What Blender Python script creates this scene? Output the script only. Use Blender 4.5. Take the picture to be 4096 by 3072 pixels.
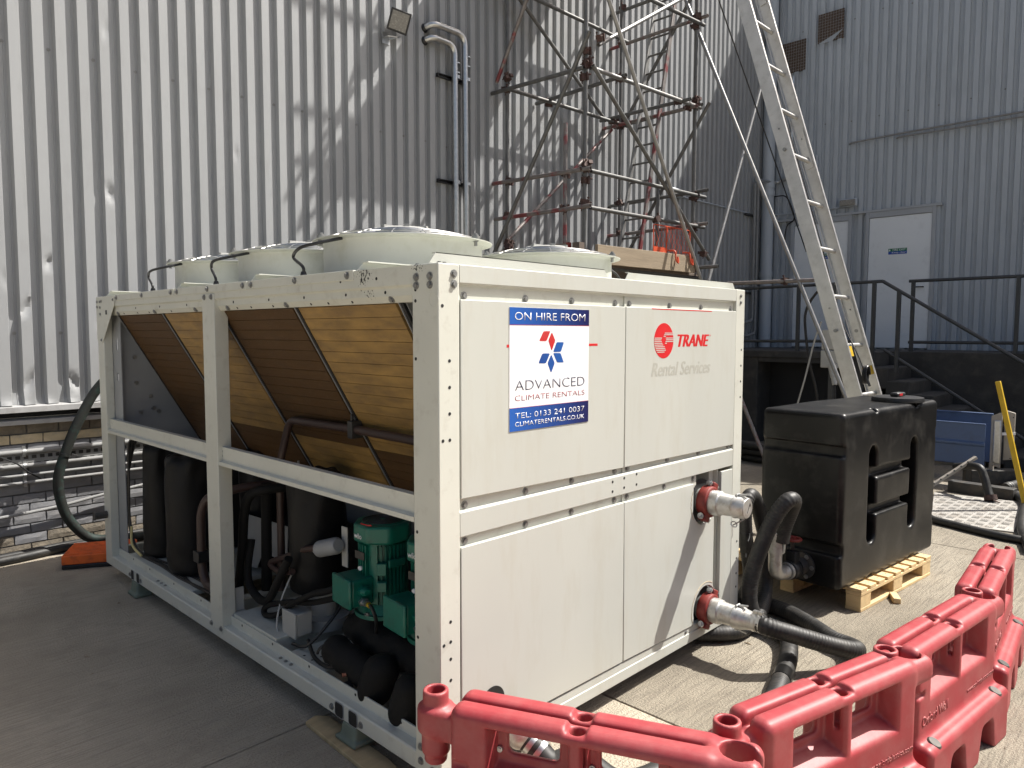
import bpy, math, random
import numpy as np
from mathutils import Vector, Matrix

for o in list(bpy.data.objects):
    bpy.data.objects.remove(o)
scene = bpy.context.scene
C = scene.collection
random.seed(7)
V = Vector

# ---------------------------------------------------------------- camera
def make_camera():
    yaw, pitch, roll = 0.797497, -0.0701075, 0.00158
    f = V((math.sin(yaw)*math.cos(pitch), math.cos(yaw)*math.cos(pitch), math.sin(pitch)))
    r = V((math.cos(yaw), -math.sin(yaw), 0)); u = r.cross(f)
    r2 = math.cos(roll)*r + math.sin(roll)*u; u2 = -math.sin(roll)*r + math.cos(roll)*u
    cd = bpy.data.cameras.new('camera'); cam = bpy.data.objects.new('camera', cd); C.objects.link(cam)
    m = Matrix((r2, u2, -f)).transposed().to_4x4(); m.translation = V((-1.660, -1.981, 1.756))
    cam.matrix_world = m
    cd.sensor_width = 36; cd.lens = 25.716; cd.clip_start = 0.05; cd.clip_end = 400
    scene.camera = cam
make_camera()

# ---------------------------------------------------------------- sky, sun, exposure
SUN = V((0.521, -0.305, 0.798)).normalized()
w = bpy.data.worlds.new('World'); scene.world = w; w.use_nodes = True
nt = w.node_tree; bg = nt.nodes['Background']
sky = nt.nodes.new('ShaderNodeTexSky'); sky.sky_type = 'NISHITA'; sky.sun_disc = False
sky.sun_elevation = math.asin(SUN.z); sky.sun_rotation = math.atan2(SUN.x, SUN.y)
sky.air_density = 1.0; sky.dust_density = 5.0; sky.ozone_density = 1.0
nt.links.new(sky.outputs[0], bg.inputs[0]); bg.inputs[1].default_value = 0.08
sl = bpy.data.lights.new('sun', 'SUN'); sl.energy = 5.0; sl.angle = math.radians(0.53); sl.color = (1.0, 0.965, 0.90)
so = bpy.data.objects.new('sun', sl); C.objects.link(so)
so.rotation_euler = SUN.to_track_quat('Z', 'Y').to_euler(); so.location = SUN*40
scene.view_settings.view_transform = 'Standard'; scene.view_settings.look = 'None'
scene.view_settings.exposure = 0.78; scene.view_settings.gamma = 1.0
scene.view_settings.use_curve_mapping = False
scene.render.engine = 'CYCLES'
scene.cycles.use_denoising = True
scene.cycles.max_bounces = 5; scene.cycles.diffuse_bounces = 3; scene.cycles.glossy_bounces = 3
scene.cycles.caustics_reflective = False; scene.cycles.caustics_refractive = False
scene.cycles.use_adaptive_sampling = True; scene.cycles.adaptive_threshold = 0.02

# ---------------------------------------------------------------- materials
MATS = {}
def pm(name, base, rough=0.5, metal=0.0, var=0.12, vscale=4.0, dirt=None, damt=0.5, dscale=6.0, dlo=0.5, dhi=0.7,
       bump=0.0, bscale=60.0, stretch=(1,1,1), spec=0.5, coat=0.0, rvar=0.1, obj=False, stains=(), wear=None):
    """paint / plastic / metal with uneven tone, patchy dirt and fine relief, all procedural"""
    m = bpy.data.materials.new(name); m.use_nodes = True; nt = m.node_tree; N = nt.nodes; L = nt.links
    b = N['Principled BSDF']
    if obj:
        tc = N.new('ShaderNodeTexCoord'); pos = tc.outputs['Object']
    else:
        g = N.new('ShaderNodeNewGeometry'); pos = g.outputs['Position']
    mp = N.new('ShaderNodeMapping'); mp.inputs['Scale'].default_value = stretch; L.new(pos, mp.inputs['Vector'])
    n1 = N.new('ShaderNodeTexNoise'); n1.inputs['Scale'].default_value = vscale; n1.inputs['Detail'].default_value = 6
    L.new(mp.outputs[0], n1.inputs['Vector'])
    r1 = N.new('ShaderNodeMapRange'); r1.inputs[1].default_value = 0.25; r1.inputs[2].default_value = 0.75
    r1.inputs[3].default_value = 1-var; r1.inputs[4].default_value = 1+var
    L.new(n1.outputs[0], r1.inputs[0])
    mx = N.new('ShaderNodeVectorMath'); mx.operation = 'SCALE'; mx.inputs[0].default_value = base[:3]
    L.new(r1.outputs[0], mx.inputs['Scale']); col = mx.outputs[0]
    if dirt is not None:
        n2 = N.new('ShaderNodeTexNoise'); n2.inputs['Scale'].default_value = dscale; n2.inputs['Detail'].default_value = 9
        n2.inputs['Roughness'].default_value = 0.65
        L.new(mp.outputs[0], n2.inputs['Vector'])
        r2 = N.new('ShaderNodeMapRange'); r2.inputs[1].default_value = dlo; r2.inputs[2].default_value = dhi
        r2.inputs[3].default_value = 0; r2.inputs[4].default_value = damt
        L.new(n2.outputs[0], r2.inputs[0])
        mm = N.new('ShaderNodeMix'); mm.data_type = 'RGBA'; mm.inputs[7].default_value = (*dirt, 1)
        L.new(r2.outputs[0], mm.inputs[0]); L.new(col, mm.inputs[6]); col = mm.outputs[2]
    if wear is not None:
        gp = N.new('ShaderNodeNewGeometry'); pr = N.new('ShaderNodeMapRange'); pr.inputs[1].default_value=wear[3]; pr.inputs[2].default_value=wear[4]; pr.inputs[4].default_value=wear[5]
        L.new(gp.outputs['Pointiness'], pr.inputs[0])
        nw = N.new('ShaderNodeTexNoise'); nw.inputs['Scale'].default_value=26; nw.inputs['Detail'].default_value=7; L.new(mp.outputs[0], nw.inputs['Vector'])
        rw = N.new('ShaderNodeMapRange'); rw.inputs[1].default_value=0.38; rw.inputs[2].default_value=0.62; L.new(nw.outputs[0], rw.inputs[0])
        mw = N.new('ShaderNodeMath'); mw.operation='MULTIPLY'; L.new(pr.outputs[0], mw.inputs[0]); L.new(rw.outputs[0], mw.inputs[1])
        mm = N.new('ShaderNodeMix'); mm.data_type='RGBA'; mm.inputs[7].default_value=(*wear[:3],1)
        L.new(mw.outputs[0], mm.inputs[0]); L.new(col, mm.inputs[6]); col = mm.outputs[2]
    for (cx,cy,cz,rad,thr) in stains:
        vd = N.new('ShaderNodeVectorMath'); vd.operation='DISTANCE'; vd.inputs[1].default_value=(cx,cy,cz); L.new(pos, vd.inputs[0])
        fo = N.new('ShaderNodeMapRange'); fo.inputs[1].default_value=rad; fo.inputs[2].default_value=rad*0.2; fo.inputs[3].default_value=0; fo.inputs[4].default_value=0.22
        L.new(vd.outputs['Value'], fo.inputs[0])
        ns = N.new('ShaderNodeTexNoise'); ns.inputs['Scale'].default_value=95; ns.inputs['Detail'].default_value=5; L.new(pos, ns.inputs['Vector'])
        sm = N.new('ShaderNodeMath'); sm.operation='ADD'; L.new(fo.outputs[0], sm.inputs[0]); L.new(ns.outputs[0], sm.inputs[1])
        st = N.new('ShaderNodeMapRange'); st.inputs[1].default_value=thr; st.inputs[2].default_value=thr+0.05; st.inputs[4].default_value=0.9; L.new(sm.outputs[0], st.inputs[0])
        mk = N.new('ShaderNodeMath'); mk.operation='LESS_THAN'; mk.inputs[1].default_value=rad; L.new(vd.outputs['Value'], mk.inputs[0])
        mu = N.new('ShaderNodeMath'); mu.operation='MULTIPLY'; L.new(st.outputs[0], mu.inputs[0]); L.new(mk.outputs[0], mu.inputs[1])
        mm = N.new('ShaderNodeMix'); mm.data_type='RGBA'; mm.inputs[7].default_value=(0.018,0.016,0.013,1)
        L.new(mu.outputs[0], mm.inputs[0]); L.new(col, mm.inputs[6]); col = mm.outputs[2]
    L.new(col, b.inputs['Base Color'])
    rr = N.new('ShaderNodeMapRange'); rr.inputs[3].default_value = max(0.02, rough-rvar); rr.inputs[4].default_value = min(1, rough+rvar)
    L.new(n1.outputs[0], rr.inputs[0]); L.new(rr.outputs[0], b.inputs['Roughness'])
    b.inputs['Metallic'].default_value = metal
    b.inputs['Specular IOR Level'].default_value = spec
    if coat: b.inputs['Coat Weight'].default_value = coat
    if bump:
        n3 = N.new('ShaderNodeTexNoise'); n3.inputs['Scale'].default_value = bscale; n3.inputs['Detail'].default_value = 5
        L.new(mp.outputs[0], n3.inputs['Vector'])
        bp = N.new('ShaderNodeBump'); bp.inputs['Strength'].default_value = bump; bp.inputs['Distance'].default_value = 0.01
        L.new(n3.outputs[0], bp.inputs['Height']); L.new(bp.outputs[0], b.inputs['Normal'])
    MATS[name] = m
    return m

cream   = pm('cream_paint', (0.498,0.506,0.462), 0.42, var=0.035, vscale=2.2, dirt=(0.40,0.37,0.29), damt=0.50, dscale=9, dlo=0.50, dhi=0.85, stretch=(1,1,0.22), bump=0.012, bscale=500)
creamd  = pm('cream_paint_shade_lift', (0.575,0.578,0.515), 0.42, var=0.05, vscale=3, dirt=(0.34,0.31,0.25), damt=0.5, dscale=14, dlo=0.55, dhi=0.8, stains=((0,.455,1.985,.08,.71),(0,.11,1.998,.06,.715),(.014,.43,1.905,.05,.745)))  # same cream paint lightened to lift the shaded long side, plus black stains
fancream= pm('fan_shroud_paint', (0.545,0.555,0.505), 0.5, var=0.06, vscale=5, dirt=(0.36,0.36,0.26), damt=0.5, dscale=9, dlo=0.5, dhi=0.8)
galv    = pm('galvanised_steel', (0.52,0.53,0.53), 0.38, 0.85, var=0.15, vscale=25)
boltm   = pm('bolt_steel', (0.30,0.30,0.29), 0.45, 0.7, var=0.15, vscale=60)
chrome  = pm('bright_steel', (0.55,0.55,0.54), 0.33, 0.95, var=0.12, vscale=30)
alu     = pm('ladder_aluminium', (0.62,0.61,0.59), 0.38, 0.75, var=0.10, vscale=9, dirt=(0.30,0.28,0.26), damt=0.45, dscale=16, dlo=0.5, dhi=0.8)
castalu = pm('cast_aluminium', (0.55,0.55,0.53), 0.45, 0.8, var=0.15, vscale=30, dirt=(0.25,0.18,0.11), damt=0.7, dscale=25, dlo=0.5, dhi=0.75)
darkm   = pm('dark_void', (0.012,0.012,0.013), 0.7, var=0.1)
blackp  = pm('black_plastic', (0.014,0.014,0.015), 0.42, var=0.2, vscale=20)
jacket  = pm('black_jacket', (0.007,0.007,0.0075), 0.5, spec=0.25, var=0.3, vscale=8, bump=0.5, bscale=14)
foam    = pm('black_foam_lagging', (0.009,0.0088,0.0085), 0.72, spec=0.25, var=0.3, vscale=20, bump=0.2, bscale=50)
brownp  = pm('brown_pipe_lagging', (0.050,0.028,0.023), 0.5, var=0.15, vscale=15)
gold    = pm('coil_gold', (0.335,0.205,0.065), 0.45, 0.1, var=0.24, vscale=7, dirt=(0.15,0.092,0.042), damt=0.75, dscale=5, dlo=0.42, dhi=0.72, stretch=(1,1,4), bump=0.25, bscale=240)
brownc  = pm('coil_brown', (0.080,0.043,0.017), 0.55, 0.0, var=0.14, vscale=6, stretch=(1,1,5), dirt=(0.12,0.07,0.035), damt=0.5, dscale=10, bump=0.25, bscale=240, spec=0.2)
green   = pm('pump_green', (0.003,0.135,0.095), 0.4, var=0.12, vscale=12, dirt=(0.02,0.05,0.04), damt=0.5, dscale=20)
greyp   = pm('grey_plastic', (0.40,0.40,0.38), 0.45, var=0.06)
white   = pm('white_print', (0.80,0.80,0.82), 0.35, var=0.02)
redprint= pm('red_print', (0.60,0.018,0.022), 0.4, var=0.05)
greyprint=pm('grey_print', (0.435,0.432,0.38), 0.45, var=0.04)
navyprint=pm('navy_print', (0.010,0.018,0.055), 0.35, var=0.05)
crimson = pm('crimson_print', (0.30,0.012,0.030), 0.35, var=0.05)
redcast = pm('red_iron_clamp', (0.20,0.024,0.018), 0.55, var=0.2, vscale=25, dirt=(0.10,0.02,0.015), damt=0.6, dscale=30)
redplas = pm('red_barrier_plastic', (0.315,0.034,0.041), 0.5, var=0.12, vscale=5, dirt=(0.36,0.115,0.110), damt=0.75, dscale=7, dlo=0.42, dhi=0.75, bump=0.03, bscale=120, obj=True, wear=(0.42,0.17,0.155,0.53,0.60,0.7))
redin   = pm('red_barrier_inside', (0.40,0.006,0.010), 0.4, var=0.05)
tankm   = pm('black_tank_plastic', (0.006,0.006,0.0063), 0.36, var=0.2, vscale=5, dirt=(0.055,0.053,0.048), damt=0.65, dscale=5.5, dlo=0.52, dhi=0.78, spec=0.32, bump=0.02, bscale=200, wear=(0.07,0.07,0.068,0.52,0.60,0.7))
rubber  = pm('black_rubber_hose', (0.016,0.0155,0.015), 0.55, var=0.25, vscale=20, dirt=(0.10,0.09,0.075), damt=0.45, dscale=14, dlo=0.5, dhi=0.75)
ghose   = pm('dusty_green_hose', (0.016,0.0175,0.0155), 0.65, var=0.2, vscale=15, spec=0.3, dirt=(0.02,0.045,0.038), damt=0.6, dscale=22, dlo=0.5, dhi=0.62)
tape    = pm('black_tape', (0.006,0.006,0.006), 0.3)
scaf    = pm('scaffold_steel', (0.135,0.135,0.132), 0.5, 0.4, var=0.2, vscale=12, dirt=(0.10,0.075,0.06), damt=0.6, dscale=9, dlo=0.5, dhi=0.75)
scafb   = pm('scaffold_steel_bright', (0.30,0.295,0.285), 0.42, 0.55, var=0.15, vscale=12)
scafr   = pm('scaffold_steel_red', (0.21,0.19,0.18), 0.5, 0.4, var=0.2, vscale=12, dirt=(0.22,0.03,0.035), damt=0.85, dscale=3.2, dlo=0.50, dhi=0.58)
rust    = pm('rusty_coupler', (0.075,0.045,0.038), 0.65, 0.3, var=0.35, vscale=40, dirt=(0.13,0.035,0.03), damt=0.5, dscale=18)
orange  = pm('orange_mesh_paint', (0.60,0.085,0.030), 0.5, var=0.15, vscale=10)
ramporange = pm('orange_rubber', (0.80,0.145,0.022), 0.55, var=0.12, vscale=12, dirt=(0.30,0.05,0.02), damt=0.5, dscale=16)
boardw  = pm('weathered_board', (0.30,0.235,0.16), 0.75, var=0.22, vscale=6, stretch=(0.3,3,3), dirt=(0.20,0.16,0.12), damt=0.6, dscale=6, bump=0.2, bscale=30)
boardd  = pm('dark_weathered_board', (0.13,0.10,0.08), 0.8, var=0.25, vscale=6, stretch=(3,0.3,3))
palletw = pm('fresh_pallet_wood', (0.64,0.47,0.25), 0.7, var=0.14, vscale=9, stretch=(2,0.5,2), dirt=(0.50,0.32,0.14), damt=0.5, dscale=11, bump=0.1, bscale=60)
clad    = pm('grey_cladding', (0.305,0.312,0.318), 0.5, 0.0, var=0.05, vscale=1.5, dirt=(0.21,0.21,0.205), damt=0.4, dscale=9, dlo=0.52, dhi=0.85, stretch=(1,1,0.35))
clad2   = pm('blue_grey_cladding', (0.40,0.435,0.475), 0.5, 0.0, var=0.06, vscale=1.2, dirt=(0.26,0.28,0.30), damt=0.5, dscale=5, dlo=0.5, dhi=0.85, stretch=(1,1,0.3))
flashm  = pm('ledge_flashing', (0.36,0.36,0.36), 0.55, var=0.12, vscale=8, dirt=(0.2,0.19,0.18), damt=0.6, dscale=12)
brickg  = pm('grey_painted_brick', (0.235,0.235,0.245), 0.8, spec=0.15, var=0.14, vscale=9, dirt=(0.22,0.21,0.20), damt=0.5, dscale=18, bump=0.15, bscale=55)
brickc  = pm('bare_cream_brick', (0.56,0.46,0.30), 0.8, var=0.2, vscale=9, dirt=(0.36,0.33,0.29), damt=0.7, dscale=12, bump=0.6, bscale=50)
brickd  = pm('sooty_brick', (0.20,0.17,0.13), 0.85, var=0.25, vscale=9, dirt=(0.10,0.09,0.08), damt=0.6, dscale=12, bump=0.6, bscale=50)
mortar  = pm('mortar', (0.16,0.155,0.15), 0.9, var=0.2, vscale=20, bump=0.4, bscale=80)
conduit = pm('grey_conduit', (0.24,0.24,0.236), 0.65, 0.0, var=0.12, vscale=12, dirt=(0.2,0.19,0.18), damt=0.5, dscale=14)
doorm   = pm('white_door_paint', (0.74,0.77,0.80), 0.45, var=0.03, vscale=2, dirt=(0.40,0.42,0.45), damt=0.35, dscale=6, dlo=0.55, dhi=0.85)
framem  = pm('grey_door_frame', (0.36,0.38,0.41), 0.5, var=0.05)
sgreen  = pm('sign_green', (0.004,0.16,0.07), 0.4, var=0.03)
sblue   = pm('sign_blue', (0.006,0.06,0.36), 0.4, var=0.03)
darkcon = pm('sooty_concrete', (0.045,0.043,0.040), 0.85, var=0.35, vscale=2.5, dirt=(0.12,0.105,0.085), damt=0.6, dscale=4, dlo=0.5, dhi=0.78, bump=0.4, bscale=25)
railm   = pm('dark_railing_paint', (0.050,0.053,0.056), 0.5, 0.3, var=0.2, vscale=15)
bluep   = pm('blue_panel_paint', (0.075,0.12,0.235), 0.5, 0.1, var=0.12, vscale=4, dirt=(0.06,0.08,0.13), damt=0.5, dscale=8)
chequer = pm('chequer_plate', (0.42,0.40,0.37), 0.5, 0.35, var=0.2, vscale=6, dirt=(0.24,0.20,0.16), damt=0.7, dscale=7)
yellow  = pm('yellow_paint', (0.55,0.36,0.02), 0.45, var=0.12, vscale=10)
steeldk = pm('dark_steel', (0.06,0.058,0.055), 0.55, 0.4, var=0.3, vscale=10, dirt=(0.16,0.13,0.10), damt=0.5, dscale=8)
mesho   = pm('brown_board', (0.085,0.055,0.034), 0.8, var=0.15, vscale=6, stretch=(1,1,6))
glassd  = pm('lamp_glass', (0.22,0.21,0.19), 0.25, var=0.2, vscale=50)
blockg  = pm('green_grey_mount', (0.17,0.20,0.155), 0.7, var=0.15, vscale=12, bump=0.2, bscale=40)
plankw  = pm('pale_plank', (0.48,0.36,0.20), 0.75, var=0.2, vscale=7, stretch=(1,4,1), bump=0.15, bscale=40)
brass   = pm('brass', (0.55,0.36,0.10), 0.35, 0.9)
greycab = pm('grey_steel_inside', (0.30,0.31,0.32), 0.5, 0.1, var=0.08, vscale=5)

def gradient_mat(name, axis, a, b, ca, cb, rough=0.3):
    """printed ink fading from one colour to the other across the sign"""
    m = bpy.data.materials.new(name); m.use_nodes = True; N = m.node_tree.nodes; L = m.node_tree.links
    g = N.new('ShaderNodeNewGeometry'); s = N.new('ShaderNodeSeparateXYZ'); L.new(g.outputs['Position'], s.inputs[0])
    r = N.new('ShaderNodeMapRange'); r.inputs[1].default_value = a; r.inputs[2].default_value = b
    L.new(s.outputs[axis], r.inputs[0])
    mx = N.new('ShaderNodeMix'); mx.data_type = 'RGBA'; mx.inputs[6].default_value = (*ca,1); mx.inputs[7].default_value = (*cb,1)
    L.new(r.outputs[0], mx.inputs[0]); L.new(mx.outputs[2], N['Principled BSDF'].inputs['Base Color'])
    N['Principled BSDF'].inputs['Roughness'].default_value = rough
    return m
signblue = gradient_mat('sign_blue_ink', 0, 0.35, 0.84, (0.018,0.105,0.42), (0.010,0.009,0.075))
logoblue = gradient_mat('logo_blue_ink', 0, 0.52, 0.68, (0.015,0.06,0.26), (0.02,0.10,0.36))
logored  = gradient_mat('logo_red_ink', 2, 1.68, 1.765, (0.52,0.012,0.015), (0.50,0.05,0.05))

def concrete_mat(nm, rot, dark, k=1.0, bs=1.0):
    m = bpy.data.materials.new(nm); m.use_nodes = True; N = m.node_tree.nodes; L = m.node_tree.links
    b = N['Principled BSDF']; g = N.new('ShaderNodeNewGeometry')
    def noise(scale, detail=6, rough=0.6, vec=None):
        n = N.new('ShaderNodeTexNoise'); n.inputs['Scale'].default_value = scale; n.inputs['Detail'].default_value = detail
        n.inputs['Roughness'].default_value = rough; L.new(vec or g.outputs['Position'], n.inputs['Vector']); return n.outputs[0]
    def ramp(inp, lo, hi, a, c):
        r = N.new('ShaderNodeMapRange'); r.inputs[1].default_value=lo; r.inputs[2].default_value=hi; r.inputs[3].default_value=a; r.inputs[4].default_value=c
        L.new(inp, r.inputs[0]); return r.outputs[0]
    def mix(f, a, c):
        x = N.new('ShaderNodeMix'); x.data_type='RGBA'; L.new(f, x.inputs[0])
        for i, v in ((6,a),(7,c)):
            if isinstance(v, tuple): x.inputs[i].default_value = (*v,1)
            else: L.new(v, x.inputs[i])
        return x.outputs[2]
    mp = N.new('ShaderNodeMapping'); mp.inputs['Rotation'].default_value = (0,0,math.radians(rot)); mp.inputs['Scale'].default_value = (3.5,70*(1.0 if k<1.4 else 1.7),4)
    L.new(g.outputs['Position'], mp.inputs[0])
    broom = noise(1.0, 4, 0.7, mp.outputs[0])
    col = mix(ramp(noise(0.7,8,0.6),0.32,0.68,0,1), (0.165*k,0.143*k,0.108*k), (0.315*k,0.280*k,0.222*k))
    col = mix(ramp(noise(3.5,9,0.7),0.52,0.70,0,0.6), col, (0.150*k,0.128*k,0.098*k))
    col = mix(ramp(noise(11,7,0.7),0.62,0.75,0,0.7), col, (0.42,0.39,0.33))
    col = mix(ramp(noise(160,3,0.6),0.35,0.7,0,0.42), col, (0.13*k,0.115*k,0.095*k))
    col = mix(ramp(broom,0.48,0.60,0,0.75*bs), col, (0.155*k,0.135*k,0.108*k))
    # oil-dark, walked-on side of the yard: a stain with its own ragged outline
    sx = N.new('ShaderNodeSeparateXYZ'); L.new(g.outputs['Position'], sx.inputs[0])
    ad = N.new('ShaderNodeMath'); ad.operation='MULTIPLY_ADD'; L.new(noise(1.3,7,0.65), ad.inputs[0]); ad.inputs[1].default_value = 1.6; L.new(sx.outputs[0], ad.inputs[2])
    col = mix(ramp(ad.outputs[0], 0.5, 1.5, dark, dark*0.15), col, (0.115,0.098,0.080))
    L.new(col, b.inputs['Base Color']); b.inputs['Roughness'].default_value = 0.88
    b.inputs['Specular IOR Level'].default_value = 0.3
    hs = N.new('ShaderNodeMath'); hs.operation='MULTIPLY_ADD'; L.new(broom, hs.inputs[0]); hs.inputs[1].default_value = 1.0; L.new(ramp(noise(90,4),0.3,0.7,0,0.8), hs.inputs[2])
    bp = N.new('ShaderNodeBump'); bp.inputs['Strength'].default_value = 0.9*bs; bp.inputs['Distance'].default_value = 0.008
    L.new(hs.outputs[0], bp.inputs['Height']); L.new(bp.outputs[0], b.inputs['Normal'])
    return m
concrete = concrete_mat('broomed_concrete', 10, 0.0, 1.25)
bouncecon = pm('pale_bounce_concrete',(0.40,0.37,0.31),0.9,var=0.12,vscale=1.5)  # unseen ground made paler to bounce sunlight onto the chiller's shaded side
concreteL = concrete_mat('shade_lift_concrete', 27, 0.0, 2.15, 1.0)  # paler copy of the concrete; fill light for shaded slabs put into colour

# ---------------------------------------------------------------- mesh helpers
WM = {}
class MB:
    def __init__(s): s.v = []; s.f = []
    def add(s, vs, fs):
        n = len(s.v); s.v += [tuple(p) for p in vs]; s.f += [tuple(i+n for i in q) for q in fs]; return s
    def box(s, x0,x1,y0,y1,z0,z1):
        v = [(x0,y0,z0),(x1,y0,z0),(x1,y1,z0),(x0,y1,z0),(x0,y0,z1),(x1,y0,z1),(x1,y1,z1),(x0,y1,z1)]
        return s.add(v, [(0,3,2,1),(4,5,6,7),(0,1,5,4),(1,2,6,5),(2,3,7,6),(3,0,4,7)])
    def obox(s, M, sx,sy,sz):
        t = MB().box(-sx/2,sx/2,-sy/2,sy/2,-sz/2,sz/2)
        return s.add([M @ V(p) for p in t.v], t.f)
    def bar(s, p0, p1, w, h, up=(0,0,1)):
        p0=V(p0); p1=V(p1); d=(p1-p0); L=d.length; d.normalize(); a=d.cross(V(up))
        if a.length<1e-4: a=d.cross(V((1,0,0)))
        a.normalize(); c=a.cross(d)
        M=Matrix((d,a,c)).transposed().to_4x4(); M.translation=(p0+p1)/2
        return s.obox(M, L, w, h)
    def cyl(s, p0, p1, r, seg=16, r2=None, caps=True):
        p0=V(p0); p1=V(p1); d=(p1-p0).normalized(); a=d.orthogonal().normalized(); b=d.cross(a)
        r2 = r if r2 is None else r2; vs=[]
        for p,rr in ((p0,r),(p1,r2)):
            for i in range(seg):
                t=2*math.pi*i/seg; vs.append(p+rr*(math.cos(t)*a+math.sin(t)*b))
        fs=[(i,(i+1)%seg,seg+(i+1)%seg,seg+i) for i in range(seg)]
        if caps: fs += [tuple(range(seg-1,-1,-1)), tuple(range(seg,2*seg))]
        return s.add(vs, fs)
    def lathe(s, prof, p=(0,0,0), axis=(0,0,1), seg=32, caps=True):
        d=V(axis).normalized(); a=d.orthogonal().normalized(); b=d.cross(a); p=V(p); vs=[]; fs=[]
        for r,h in prof:
            for i in range(seg):
                t=2*math.pi*i/seg; vs.append(p+h*d+r*(math.cos(t)*a+math.sin(t)*b))
        for k in range(len(prof)-1):
            for i in range(seg):
                j=(i+1)%seg; fs.append((k*seg+i,k*seg+j,(k+1)*seg+j,(k+1)*seg+i))
        if caps:
            if prof[0][0]>1e-6: fs.append(tuple(range(seg-1,-1,-1)))
            if prof[-1][0]>1e-6: n=(len(prof)-1)*seg; fs.append(tuple(range(n,n+seg)))
        return s.add(vs, fs)
    def tube(s, pts, r, seg=12, caps=True, rf=None):
        pts=[V(p) for p in pts]; n=len(pts); vs=[]; fs=[]
        t0=(pts[1]-pts[0]).normalized(); a=t0.orthogonal().normalized()
        for i,p in enumerate(pts):
            t=(pts[min(i+1,n-1)]-pts[max(i-1,0)]).normalized()
            a=(a-t*a.dot(t)).normalized(); b=t.cross(a)
            rr = rf(i/(n-1)) if rf else r
            for k in range(seg):
                u=2*math.pi*k/seg; vs.append(p+rr*(math.cos(u)*a+math.sin(u)*b))
        for i in range(n-1):
            for k in range(seg):
                j=(k+1)%seg; fs.append((i*seg+k,i*seg+j,(i+1)*seg+j,(i+1)*seg+k))
        if caps: fs += [tuple(range(seg-1,-1,-1)), tuple(range((n-1)*seg,n*seg))]
        return s.add(vs, fs)
    def prism(s, poly, o, u, w, depth):
        """polygon in the plane (o;u,w) pushed along u x w by depth"""
        o=V(o); u=V(u); w=V(w); n=u.cross(w).normalized()*depth; k=len(poly)
        vs=[o+u*a+w*b for a,b in poly]; vs += [p+n for p in vs]
        fs=[tuple(range(k-1,-1,-1)), tuple(range(k,2*k))]+[(i,(i+1)%k,k+(i+1)%k,k+i) for i in range(k)]
        return s.add(vs, fs)
    def mesh(s, name, smooth=35):
        me=bpy.data.meshes.new(name); me.from_pydata(s.v, [], s.f); me.validate(); me.update()
        if smooth:
            me.polygons.foreach_set('use_smooth', [True]*len(me.polygons))
            me.set_sharp_from_angle(angle=math.radians(smooth))
        return me

def wm(o): return WM.get(o.name, Matrix())
def place(o, parent, M, local):
    C.objects.link(o)
    M = M or Matrix()
    if parent is not None:
        o.parent = parent
        if local: WM[o.name] = wm(parent) @ M
        else:
            o.matrix_parent_inverse = wm(parent).inverted(); WM[o.name] = M.copy()
    else: WM[o.name] = M.copy()
    o.matrix_basis = M
def obj(name, mb, mat, parent=None, M=None, local=False, smooth=35, bevel=0, kind=None, seg=2):
    me = mb if isinstance(mb, bpy.types.Mesh) else mb.mesh(name, smooth)
    if mat is not None and len(me.materials)==0: me.materials.append(mat)
    o = bpy.data.objects.new(name, me); place(o, parent, M, local)
    if bevel:
        bv=o.modifiers.new('bevel','BEVEL'); bv.width=bevel; bv.segments=seg; bv.limit_method='ANGLE'; bv.angle_limit=math.radians(40); bv.harden_normals=False
    if kind: o['kind']=kind
    return o
def thing(name, label, cat, loc=(0,0,0), rz=0, group=None):
    o=bpy.data.objects.new(name,None); o.empty_display_size=0.1
    M=Matrix.Translation(V(loc)) @ Matrix.Rotation(rz,4,'Z'); place(o,None,M,False)
    o['label']=label; o['category']=cat
    if group: o['group']=group
    return o
def tag(o, label, cat, group=None):
    o['label']=label; o['category']=cat
    if group: o['group']=group
    return o
def frame_to(p, n, spin=0):
    """matrix with +Z along n at p"""
    return Matrix.Translation(V(p)) @ V(n).to_track_quat('Z','Y').to_matrix().to_4x4() @ Matrix.Rotation(spin,4,'Z')
def copy_tree(o, parent=None):
    c=o.copy(); C.objects.link(c); c.parent=parent
    for ch in list(o.children): copy_tree(ch, c)
    return c
def smooth_path(pts, n=8):
    P=[V(p) for p in pts]; P=[2*P[0]-P[1]]+P+[2*P[-1]-P[-2]]; out=[]
    for i in range(1,len(P)-2):
        for k in range(n):
            t=k/n; a,b,c,d=P[i-1],P[i],P[i+1],P[i+2]
            out.append(0.5*((2*b)+(-a+c)*t+(2*a-5*b+4*c-d)*t*t+(-a+3*b-3*c+d)*t**3))
    out.append(P[-2]); return out
def fillet(pts, r, n=6):
    P=[V(p) for p in pts]; out=[P[0]]
    for i in range(1,len(P)-1):
        a=(P[i-1]-P[i]); b=(P[i+1]-P[i]); d=min(r, a.length*0.49, b.length*0.49)
        p0=P[i]+a.normalized()*d; p1=P[i]+b.normalized()*d
        for k in range(n+1):
            t=k/n; out.append((1-t)**2*p0+2*t*(1-t)*P[i]+t*t*p1)
    out.append(P[-1]); return out

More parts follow.
